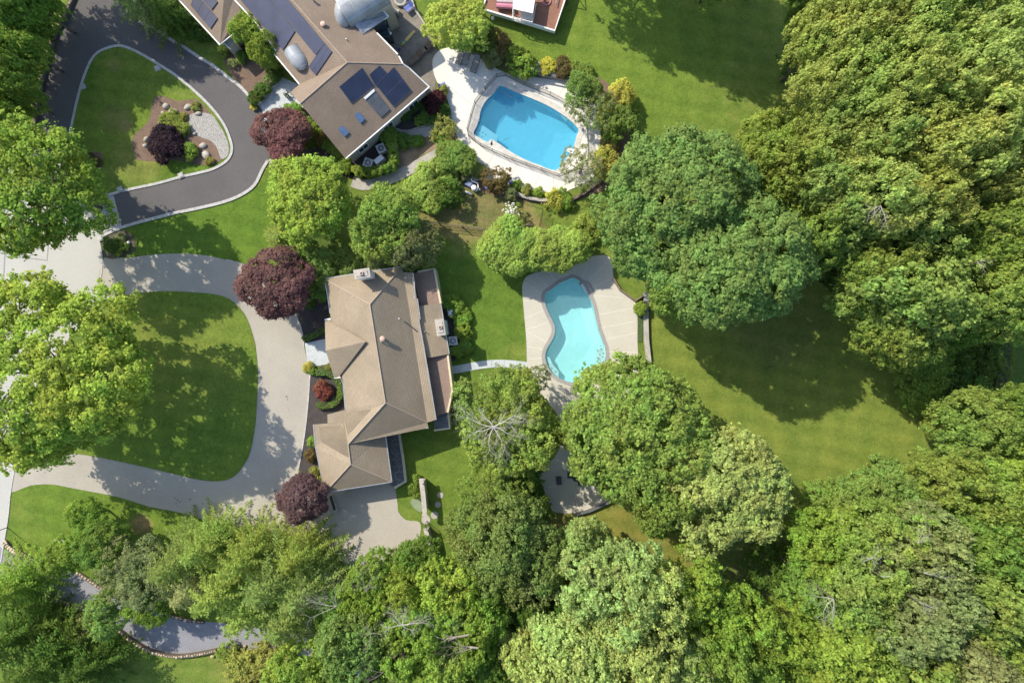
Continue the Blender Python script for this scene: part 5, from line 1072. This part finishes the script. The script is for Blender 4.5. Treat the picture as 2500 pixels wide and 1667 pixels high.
w_ = [o for o in bpy.data.objects if o.name == 'white_shrub'][0]; ORG['white_shrub'] = w_.location.copy(); b.build('blossoms', mat('white_petal', (.62, .66, .52)), w_)
for i, (u, v, rx, ry, h) in enumerate([(1230,604,46,50,5.2),(1272,608,44,50,5.2),(1314,608,44,50,5.2),(1356,606,44,50,5.2),(1398,602,44,49,5.2)]):
    tree('arborvitae', 'h', u, v, (rx, ry), h, 'hedge', ['left end', 'second from left', 'middle', 'second from right', 'right end'][i] + ' arborvitae of the tall rounded hedge above the beige pool deck', cat='hedge', group='arborvitaes of the tall rounded hedge', zf=.55, jit=.03)
tree('shrub', 'k', 1563, 752, (17, 17), 1.5, 'limed', 'round green shrub at the right edge of the beige pool deck', cat='shrub')
# ---- house 2 planting
def hedge_curve(name, pts, wpx, h, label, col='box', seed=1):
    rng = np.random.default_rng(seed); c = W(pts, h, 6, False); root = empty(name, (c[0].x, c[0].y, 0), label, 'hedge'); hw = wpx / S / 2; Pn, Nn = [], []
    for i in range(len(c) - 1):
        d = c[i + 1] - c[i]; L = d.length; d.normalize(); nn = np.array([-d.y, d.x, 0]); n = int(L * 2 * (hw * 2 + h * 2) * 62)
        t = rng.random(n); s = rng.uniform(-1, 1, n); zt = rng.random(n); side = rng.random(n) < h * 2 / (h * 2 + hw * 2)
        x = np.where(side, np.sign(s), s) * hw * rng.uniform(.92, 1.05, n); z = np.where(side, zt * h, h - .12 * s ** 4 * h) + rng.normal(0, .02, n)
        p = np.array([c[i].x, c[i].y, 0]) - np.array([c[0].x, c[0].y, 0]) + np.outer(t * L, np.array([d.x, d.y, 0])) + np.outer(x, nn); p[:, 2] = z
        N_ = np.where(side[:, None], np.outer(np.sign(s), nn) + [0, 0, .3], np.array([0, 0, 1.0])) + rng.normal(0, .35, (n, 3)); Pn.append(p); Nn.append(unit(N_))
    o = bpy.data.objects.new('foliage', leaf_mesh('foliage', np.concatenate(Pn), np.concatenate(Nn), .13, rng)); o.color = (*CLR[col], 1); COL.objects.link(o); o.parent = root
    b = MB(); b.ribbon(c, hw * 1.7, 0, h * .9); bo = b.build('core', M['dkmulch'], root)
hedge_curve('box_hedge', [(772,990),(790,991),(808,988),(822,978),(829,962),(829,945),(824,930),(814,918),(800,911),(784,909),(770,910)], 15, .75, 'curved box hedge wrapping round the small red maple')
hedge_curve('box_hedge', [(738,828),(755,822),(772,814),(790,802)], 13, .7, 'short clipped box hedge above the blue front walk', seed=4)
for u, v, r, h, c, lb in [(752,898,12,.7,'yel','yellow-green tuft at the drive corner below the blue front walk'),(803,897,9,.6,'ygold','small golden tuft by the entry corner of the tan house'),(762,905,9,.6,'green','small green tuft beside the yellow-green one'),(763,1078,12,1,'limed','upper yellow-green shrub along the garage wall'),(758,1112,14,.9,'rust','pink-flowering shrub along the garage wall'),(768,1150,12,1,'ygold','upper golden shrub at the garage corner'),(778,1170,11,1,'ygold','lower golden shrub at the garage corner'),(757,740,12,.8,'dgreen','small dark shrub in the mulch under the purple maple'),
      (1086,735,16,1.2,'green','first ball shrub right of the tan house, at the deck corner'),(1106,733,14,1.1,'limed','second ball shrub right of the tan house'),(1098,752,9,.8,'limed','tiny ball shrub above the heat pump'),(1120,750,15,1.2,'green','round shrub right of the heat pump'),(1108,766,9,.8,'green','tiny ball shrub beside the heat pump'),(1137,763,10,.9,'limed','outermost small ball shrub right of the heat pump'),(1122,785,13,1,'limed','ball shrub right of the lower chimney'),(1141,777,10,.9,'limed','outer ball shrub right of the lower chimney'),(1128,808,18,1.3,'bright','larger bright ball shrub above the air conditioner'),(1135,826,11,.9,'limed','small ball shrub right of the air conditioner'),
      (1108,856,12,.9,'bright','bright tuft below the air conditioner'),(1122,862,10,.8,'limed','small ball shrub below the air conditioner, middle'),(1140,850,14,1,'green','round shrub lower right of the air conditioner'),(1125,845,10,.8,'limed','ball shrub touching the air conditioner'),
      (292,583,12,.6,'olive','upper olive grass tuft in the bed by the road'),(303,603,10,.6,'wood','middle round tuft in the bed by the road'),(290,616,8,.5,'wood','lower small tuft in the bed by the road'),(272,596,18,1.0,'dgreen','dark low shrub in the bed by the road'),
      (417,300,26,.7,'wood','yellow-green ground plant in the centre of the island bed'),(440,312,22,.7,'wood','spreading green plant between the boulders and the gravel'),(478,262,10,.5,'ygold','yellow plant at the top of the island bed'),(464,370,19,1.1,'limed','bright green round shrub right of the dark purple shrub'),(512,393,9,.5,'ygold','yellow tuft beside the flat slab boulder'),(226,393,18,.8,'rust','brown-leaved shrub on the island beside the big green maple'),(447,287,9,.5,'ygold','small golden plant right of the pinkish boulder'),
      (1010,1190,14,1.4,'limed','lime green shrub at the top left of the tall pale wall'),(1020,1205,10,1.2,'limed','small lime shrub left of the tall pale wall'),(1017,1166,8,.9,'limed','tiny lime plant at the upper end of the tall pale wall'),(1010,255,24,1.4,'dark','dark shrub below the right eave of the solar-panel house'),(990,275,20,1.2,'dark','dark shrub under the lower eave near the curved path'),(1045,290,16,1,'green','green shrub inside the curve of the slab path'),(1022,297,10,.8,'limed','small bright shrub inside the curve of the slab path'),(945,325,22,1.6,'limed','bright shrub at the top of the clipped hedge'),
      (1080,225,12,1,'ygold','yellow-green shrub beside the blue folding chair'),(990,345,20,.8,'green','low green shrub left below the curved slab path'),(1020,345,14,.7,'limed','small low shrub below the curved slab path'),(1075,275,26,1.2,'dgreen','dark green shrub below the wine-red one')]:
    tree('shrub', 'k', u, v, r, h, c, lb, cat='shrub')
# ---- lower left
tree('small_tree', 'm', 222, 1262, (45, 50), 5, 'limed', 'bright green tree, upper of two on the lower left lawn')
tree('small_tree', 'm', 165, 1352, (50, 50), 5, 'limed', 'bright green tree, lower left of two on the lower left lawn')
tree('small_tree', 'm', 258, 1335, (55, 65), 6.5, 'green', 'green tree right of the two bright ones on the lower left lawn')
tree('crab_tree', 'w', 345, 1395, (80, 95), 7.5, 'olive', 'sparse grey-olive tree beside the blue-grey drive')
tree('crab_tree', 'p', 352, 1400, (62, 72), 6.5, 'olive', 'denser inner crown of the grey-olive tree')
tree('small_tree', 'm', 262, 1492, (68, 42), 5.5, 'mid', 'light green crown across the blue-grey drive')
tree('small_tree', 'm', 370, 1472, (62, 40), 5.5, 'limed', 'bright green crown right of the light green one over the drive')
for u, v, r, h, c, lb in [(430,1375,85,11,'spruce','hemlock right of the grey-olive tree'),(500,1335,80,11,'wood','uppermost hemlock touching the lower driveway'),(540,1440,95,13,'wood','tall hemlock above the blue-grey drive'),(600,1360,85,12,'wood','hemlock along the lower driveway edge, centre'),(660,1420,95,13,'spruce','broad hemlock left of the dead twigs'),(720,1360,70,9,'wood','small hemlock at the lower driveway bend'),(740,1440,85,12,'spruce','hemlock just left of the bleached dead branches'),(610,1490,90,12,'wood','hemlock hanging over the right end of the blue-grey drive'),(700,1510,85,11,'spruce','lower hemlock above the dry grass patch'),(470,1440,70,10,'olive','thin hemlock beside the grey-olive tree'),
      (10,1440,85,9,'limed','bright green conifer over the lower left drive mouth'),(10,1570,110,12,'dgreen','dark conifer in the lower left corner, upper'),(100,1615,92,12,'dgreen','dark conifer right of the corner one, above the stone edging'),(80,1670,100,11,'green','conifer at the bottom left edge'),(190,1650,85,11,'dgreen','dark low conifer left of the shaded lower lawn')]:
    tree('conifer', 'c', u, v, r * 1.12, h, c, lb)
tree('shrub', 'f', 210, 1545, (40, 38), 3, 'olive', 'brownish shrub in the shade below the stone edging', cat='shrub')
# ---- woodland at the bottom
for s_, u, v, r, h, c, lb in [('m',955,1395,62,9,'limed','bright green tree at the lower tip of the tan driveway'),('t',1020,1360,55,8,'green','green tree over the lower end of the pale wall'),('f',1250,1340,125,12,'sprb','wide soft blue-green tree below the beige patio'),('f',1180,1290,85,10,'sprb','blue-green feathery crown beside the stepping stones'),('f',1310,1390,85,10.5,'grey','grey-green feathery crown right of the wide blue-green tree'),
      ('m',1100,1430,80,11,'bright','bright yellow-green tree below the stepping stones'),('m',990,1450,70,11,'bright','bright green tree right of the upright dead twigs'),('t',900,1450,70,11,'limed','green tree behind the upright dead twigs'),('t',830,1490,60,10,'green','small green tree left of the dead branches'),('m',1020,1530,85,13,'limed','green tree under the forked dead branches'),('m',1150,1520,80,13,'limed','green tree behind the fallen pale logs'),
      ('t',870,1570,100,14,'mid','yellow-green tree at the bottom edge left of the shed'),('m',760,1640,95,13,'bright','bright tree at the bottom edge above the dry grass'),('t',960,1640,80,12,'limed','tree at the bottom edge right of the shed'),('m',1080,1630,90,14,'bright','bright green tree at the bottom edge below the fallen logs'),('t',1180,1620,70,12,'green','green tree at the bottom edge by the dark gap'),
      ('t',1400,1595,125,16,'pale','broad pale green tree at the bottom centre edge'),('t',1300,1600,85,14,'pale','pale green tree left of the broad pale one'),('t',1500,1430,125,17,'pale','tall pale yellow-green tree below the patio, in the middle of the bottom wood'),('t',1430,1320,62,9,'pale','small pale tree at the lower edge of the beige patio'),('t',1530,1540,110,16,'pale','pale green tree between the tall pale one and the bottom edge'),('w',1560,1450,100,17,'pale','airy pale crown right of the tall pale yellow-green tree'),
      ('t',1630,1620,110,15,'pale','pale tree at the bottom edge, right of the broad pale one'),('m',1700,1440,95,13,'limed','bright green tree left of the dark shaded clearing'),('m',1790,1510,85,13,'limed','green tree below the dark shaded clearing'),('m',1730,1600,90,15,'green','dark green tree at the bottom edge below the clearing'),('t',1400,1470,60,9,'dgreen','dark green shaded tree beside the brown gap'),('m',1210,1450,60,9,'green','dark green tree below the wide blue-green one'),('m',1300,1500,60,9,'dgreen','shaded tree left of the brown gap'),('t',1840,1620,70,13,'green','narrow green tree at the bottom edge'),('m',1150,1350,45,6,'limed','small bright tree by the lowest stepping stone')]:
    tree('woodland_tree', s_, u, v, r, h, c, lb)
for u, v, r, h, c, lb in [(600,1630,48,2,'ygold','left golden scrub bush on the dry bank at the bottom'),(665,1600,45,2,'ygold','upper golden scrub bush on the dry bank at the bottom'),(560,1590,25,1.4,'wood','green scrub bush at the end of the cap-stone wall'),(650,1655,35,1.5,'rust','rusty scrub bush on the dry bank at the bottom'),(1345,1555,40,4,'dark','dark undergrowth bush in the brown gap'),(1850,1560,45,4,'dgreen','dark undergrowth bush at the foot of the shaded clearing'),(1300,1240,40,3,'dgreen','dark undergrowth left of the beige patio'),(1270,1180,45,3,'dgreen','dark undergrowth bush beside the patio edge')]:
    tree('bush', 'm', u, v, r, h, c, lb, cat='shrub')
# ---- right woodland
for s_, u, v, r, h, c, lb in [('o',2015,95,95,17,'yoak','yellow-green oak at the top edge, left front of the right wood'),('o',2140,45,105,18,'yoak','second yellow-green oak along the top edge'),('t',2150,110,70,14,'bright','fresh green crown between the first oaks of the top edge'),('o',2280,70,115,19,'yoak2','oak at the top edge, middle of the right wood'),('o',2420,50,120,19,'yoak','oak in the top right corner'),
      ('o',2030,235,100,17,'yoak','oak bulging towards the top lawn, left edge of the right wood'),('o',2150,215,110,19,'yoak2','duller oak behind the bulging one'),('o',2290,200,120,20,'yoak','large golden-green oak in the upper right wood'),('o',2430,190,110,19,'yoak2','oak on the right edge, upper'),('t',1985,55,60,12,'green','darker green crown behind the first top-edge oak'),
      ('m',1860,368,76,12,'wood','light green tree at the bottom edge of the shaded top lawn'),('o',2000,345,85,15,'yoak2','oak right of the light green tree by the top lawn'),('o',2085,350,105,18,'yoak2','oak in the centre left of the right wood'),('o',2215,350,115,20,'yoak','golden oak in the centre of the right wood'),('o',2350,330,115,20,'yoak','golden oak right of centre in the right wood'),
      ('t',1890,430,95,15,'wood','green tree wedged between the blue-green pair and the oaks'),('o',2010,450,100,17,'yoak2','oak right of the blue-green pair'),('o',2120,490,105,19,'yoak','golden oak by the grey forked dead branch'),('o',2240,500,85,18,'yoak','golden oak above the wide mid-green tree'),('o',2400,440,85,18,'yoak','golden oak on the right side, above the dark gap'),('t',2480,340,80,14,'dgreen','dark shaded tree on the right edge'),
      ('b',1960,580,80,14,'blue2','green crown right of the blue-green pair'),('t',2040,570,70,15,'yoak2','small oak above the dark opening by the right lawn'),('m',2200,690,135,17,'mid','wide mid-green tree with twiggy centre, right of the lawn shadow'),('m',2110,640,80,15,'wood','green tree left of the wide mid-green one'),('m',2190,820,90,13,'wood','green tree reaching down to the top right of the sunny lawn'),('m',2290,610,85,14,'green','darker tree between the golden oak and the right edge tree'),
      ('m',2430,600,105,17,'wood','bright green tree on the right edge, middle height'),('m',2430,720,100,16,'wood','lower bright green tree on the right edge, middle height'),('m',2330,760,70,11,'green','small tree above the brown shaded hollow'),('m',2130,760,75,13,'wood','left lobe tree overhanging the shaded lawn'),
      ('m',2370,1055,95,12,'wood','round green tree at the right end of the sunny lawn'),('m',2455,1020,75,12,'green','green tree on the right edge above the lime one'),('m',2300,1040,42,6,'wood','small green tree at the lawn edge'),('m',2460,1190,100,15,'bright','vivid lime-green tree on the right edge'),('m',2340,1200,100,14,'wood','green tree left of the vivid lime one'),('m',2215,1215,80,9,'mid','soft green tree along the lower edge of the sunny lawn, right'),('m',2100,1215,75,8,'mid','soft green tree along the lower edge of the sunny lawn, middle'),('m',2015,1225,55,6,'wood','soft green tree along the lower edge of the sunny lawn, left'),
      ('m',2010,1320,85,13,'limed','green tree right of the dark clearing, upper'),('m',1970,1430,70,12,'green','green tree right of the dark clearing, middle'),('m',2110,1320,105,15,'wood','green tree in the upper part of the lower right wood'),('t',2230,1340,115,17,'grey','grey-green twiggy tree in the lower right wood, centre'),('m',2360,1330,105,16,'green','green tree in the lower right wood, right of centre'),('m',2480,1330,85,15,'mid','green tree on the right edge below the lime one'),
      ('t',2080,1450,110,16,'mid','green tree with pale forked dead limb, lower right wood'),('t',2220,1470,115,17,'grey','yellow-grey tree beneath the long dead branches'),('t',2350,1460,110,17,'mid','green tree right of the long dead branches'),('m',2470,1470,85,15,'green','tree on the right edge, lower'),('m',1930,1540,80,13,'limed','green tree left at the bottom of the lower right wood'),('m',2040,1580,110,15,'bright','bright green tree at the bottom edge, lower right wood left'),('m',2170,1600,110,16,'wood','tree at the bottom edge, lower right wood middle'),
      ('t',2300,1590,105,16,'olive','olive tree at the bottom edge left of the dark gap'),('m',2440,1600,90,15,'wood','green tree at the bottom right corner'),('m',1960,1640,70,12,'green','dark green tree at the bottom edge right of the narrow one')]:
    tree('woodland_tree', s_, u, v, r * 1.04, h, c, lb)
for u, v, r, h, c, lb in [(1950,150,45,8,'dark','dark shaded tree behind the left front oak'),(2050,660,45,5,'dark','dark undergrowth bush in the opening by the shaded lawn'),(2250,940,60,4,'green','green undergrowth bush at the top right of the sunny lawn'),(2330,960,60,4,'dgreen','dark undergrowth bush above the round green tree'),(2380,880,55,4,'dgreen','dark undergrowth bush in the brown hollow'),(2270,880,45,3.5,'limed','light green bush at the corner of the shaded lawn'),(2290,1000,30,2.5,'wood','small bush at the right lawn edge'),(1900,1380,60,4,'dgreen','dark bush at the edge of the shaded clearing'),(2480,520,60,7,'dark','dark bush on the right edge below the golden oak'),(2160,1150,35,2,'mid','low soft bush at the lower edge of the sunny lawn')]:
    tree('bush', 'm', u, v, r, h, c, lb, cat='shrub')
hedge_curve('tall_hedge', [(2466,800),(2460,880),(2450,960)], 34, 3.0, 'tall straight green hedge at the right edge beside a black shadow', col='limed', seed=8)
# ---- upper left woodland
for s_, u, v, r, h, c, lb in [('m',20,50,85,10,'limed','bright green tree in the top left corner'),('m',110,30,50,8,'limed','green tree at the top edge by the black driveway'),('m',10,180,80,10,'bright','bright yellow-green tree on the left edge, below the corner one'),('m',78,130,44,8,'limed','green tree beside the driveway wall, upper'),('m',52,240,46,8,'green','darker green tree beside the driveway wall, lower'),('m',-5,310,70,11,'limed','green tree on the left edge above the large dark-green maple')]:
    tree('woodland_tree', s_, u, v, r, h, c, lb)
tree('bush', 'm', 105, 85, (24, 40), 4, 'dark', 'dark bush behind the long driveway wall', cat='shrub')
tree('bush', 'm', 78, 190, (22, 45), 4, 'dark', 'dark bush in the middle behind the long driveway wall', cat='shrub')
# low trees added to shade the drive; then out-of-frame trees casting shadows in
for u, v, r, lb in [(72,62,46,'low leafy tree added behind the driveway wall for shade, uppermost'),(58,130,46,'low leafy tree added behind the driveway wall for shade, second from the top'),(42,200,46,'low leafy tree added behind the driveway wall for shade, third from the top'),(32,262,44,'low leafy tree added behind the driveway wall for shade, lowest'),(105,5,40,'low leafy tree added behind the driveway wall for shade, at the top edge')]:
    tree('woodland_tree', 'b', u, v, r * 1.08, 6.5, 'limed', lb, zf=.5)
for g, (u, v, r, h, lb) in enumerate([(1480,-290,150,17,'tall tree beyond the top edge shading the left part of the top lawn'),(1640,-215,150,17,'tall tree beyond the top edge shading the middle of the top lawn'),(1780,-165,140,18,'tall tree beyond the top edge shading the right of the top lawn'),(1900,-120,100,15,'tree just beyond the top edge left of the oaks'),(-20,-120,100,14,'tree beyond the top edge shading the black driveway'),(120,-170,100,13,'tree beyond the top edge above the driveway conifer'),(1745,-60,70,9,'smaller tree just beyond the top edge')]):
    tree('tall_tree', 'm', u, v, r, h, 'green', lb)
# ---------------------------------------------------------------- bare dead limbs
def limbs(name, u, v, z, spread, seed, label, n=5, depth=4, up=.25, col='deadwood', fan=None, thick=.08, cat='dead tree', base=None):
    rg = random.Random(seed); q = P(u, v, z); b = MB(); thick *= .8 if 'white dead tree' in label else .5
    bs = P(u, v, z * .75) if base is None else base
    root = empty(name, (q.x, q.y, 0), label, cat)
    t = MB(); t.tube([(q.x, q.y, 0), (q.x + .1, q.y - .1, z * .5), (q.x, q.y, z)], [thick * 2, thick * 1.5, thick], 8); t.build('trunk', M['bark'], root)
    def grow(p, a, L, r, lv, el):
        pts = [p]; k = 4; aa = a; e = el
        for i in range(k):
            aa += rg.uniform(-.28, .28); e += rg.uniform(-.15, .12)
            pts.append(pts[-1] + Vector((cos(aa) * cos(e), sin(aa) * cos(e), sin(e))) * L / k)
        b.tube(pts, [r * (1 - .65 * i / k) for i in range(k + 1)], 5)
        if lv > 0:
            for i in range(1, k + 1):
                for s in ((-1, 1) if i == k else (rg.choice((-1, 1)),)):
                    grow(pts[i], aa + s * rg.uniform(.35, .95), L * rg.uniform(.42, .66), r * .5 * (1 - .1 * i), lv - 1, e + rg.uniform(-.2, .2))
    for i in range(n):
        a = (2 * pi * i / n + rg.uniform(-.55, .55)) if fan is None else R_(fan[0] + (fan[1] - fan[0]) * (i + .5) / n)
        grow(q, a, spread * rg.uniform(.5, 1.25), thick * rg.uniform(.7, 1.1), depth - 1, up + rg.uniform(-.1, .15))
    b.build('limbs', M[col], root)
limbs('dead_tree', 1205, 1042, 10.3, 2.1, 3, 'bleached white dead tree spreading bare limbs over the loose green tree', 7, 4, .12, col='whitewood')
limbs('dead_tree', 1243, 1035, 10.0, 1.4, 5, 'smaller bleached dead top right of the large bare one', 5, 3, .15, thick=.07)
limbs('dead_branch', 1232, 1085, 9.3, 1.8, 8, 'long curved bare white branch below the bleached dead tree', 2, 3, .0, fan=(-110, -60), thick=.07)
limbs('dead_branch', 1430, 440, 4.2, 1.3, 11, 'grey twigs poking from the thin tree at the lower right of the blue pool', 6, 3, .3, col='twig', thick=.04)
limbs('dead_branch', 895, 1445, 11.5, 2.2, 13, 'upright grey dead twigs just below the tip of the tan driveway', 3, 4, .3, fan=(60, 130), col='twig', thick=.08)
limbs('dead_branch', 822, 1478, 11.5, 2.3, 15, 'fan of bleached dead twigs left of the upright grey ones', 4, 4, .2, fan=(90, 220), thick=.07)
limbs('dead_tree', 982, 1525, 13.5, 1.7, 17, 'forked pale dead tree standing in the bottom wood', 5, 4, .2, thick=.11)
limbs('dead_branch', 905, 1545, 12.5, 1.3, 19, 'small twiggy dead top left of the forked dead tree', 4, 3, .2, col='twig', thick=.06)
limbs('dead_branch', 935, 1640, 12.5, 1.5, 21, 'grey dead twigs beside the shed at the bottom edge', 5, 3, .2, col='twig', thick=.06)
limbs('dead_branch', 975, 1655, 12.3, 1.7, 22, 'dead branches at the very bottom edge right of the shed', 4, 3, .2, fan=(0, 120), thick=.06)
limbs('dead_branch', 1130, 1580, 13, 1.9, 23, 'thin dead branches below the pale logs', 4, 3, .1, fan=(120, 250), col='twig', thick=.05)
limbs('dead_branch', 2150, 503, 17.5, 1.6, 25, 'grey forked dead branch among the golden oaks', 3, 3, .1, fan=(190, 300), thick=.08)
limbs('dead_branch', 2035, 1462, 15.5, 1.9, 27, 'pale forked dead limb in the lower right wood', 3, 3, .1, fan=(150, 290), thick=.09)
limbs('dead_branch', 2128, 1362, 15.8, .9, 29, 'small white dead twig cluster in the lower right wood', 5, 3, .1, thick=.05)
limbs('dead_branch', 2243, 1468, 17.2, 3.0, 31, 'long bleached dead branches in the middle of the lower right wood', 2, 4, .0, fan=(-35, -5), thick=.1)
limbs('dead_branch', 2255, 1398, 17.2, 1.8, 33, 'thin curved dead branch above the long bleached ones', 2, 3, .0, fan=(-20, 20), thick=.06)
limbs('dead_branch', 2150, 1405, 16, 1.0, 35, 'short pale dead stub left of the curved dead branch', 1, 2, .0, fan=(-40, -20), thick=.09)
limbs('dead_branch', 2385, 640, 16.8, 1.0, 37, 'small grey dead twig in the right edge trees', 3, 2, .1, fan=(-80, 20), thick=.05)
limbs('dead_branch', 2240, 1325, 17, 1.2, 39, 'pale twig near the top of the grey-green twiggy tree', 3, 3, .1, fan=(0, 90), thick=.05)
limbs('dead_branch', 1452, 1440, 13, 1.3, 41, 'thin white curved dead branch at the left of the tall pale tree', 2, 3, .1, fan=(80, 150), thick=.06)
limbs('dead_branch', 1440, 1450, 11, 1.2, 42, 'brown twiggy dead cluster above the brown gap', 6, 3, .1, col='twig', thick=.05)
# pale fallen logs lying in the canopy gap
for a, c, r, lb in (((1078,1560),(1145,1549),.09,'upper pale fallen log in the bottom wood'), ((1133,1577),(1168,1581),.09,'lower pale fallen log in the bottom wood')):
    b = MB(); p = P(*a, 12.6); q = P(*c, 13.2); b.tube([p, p.lerp(q, .5) + Vector((0, .05, .12)), q], [r * .6, r, r * 1.05], 8)
    for k in range(4): s = p.lerp(q, .1 + .2 * k); b.tube([s, s + Vector((-.5 - .2 * k, .25 * (-1) ** k, .3)), s + Vector((-1.1, .5 * (-1) ** k, .2))], [.05, .035, .015], 5)
    tag(b.build('fallen_log', M['twig']), lb, 'log')
# long grey wires of the playset / garden tool handles are omitted: nothing of them reads at this size
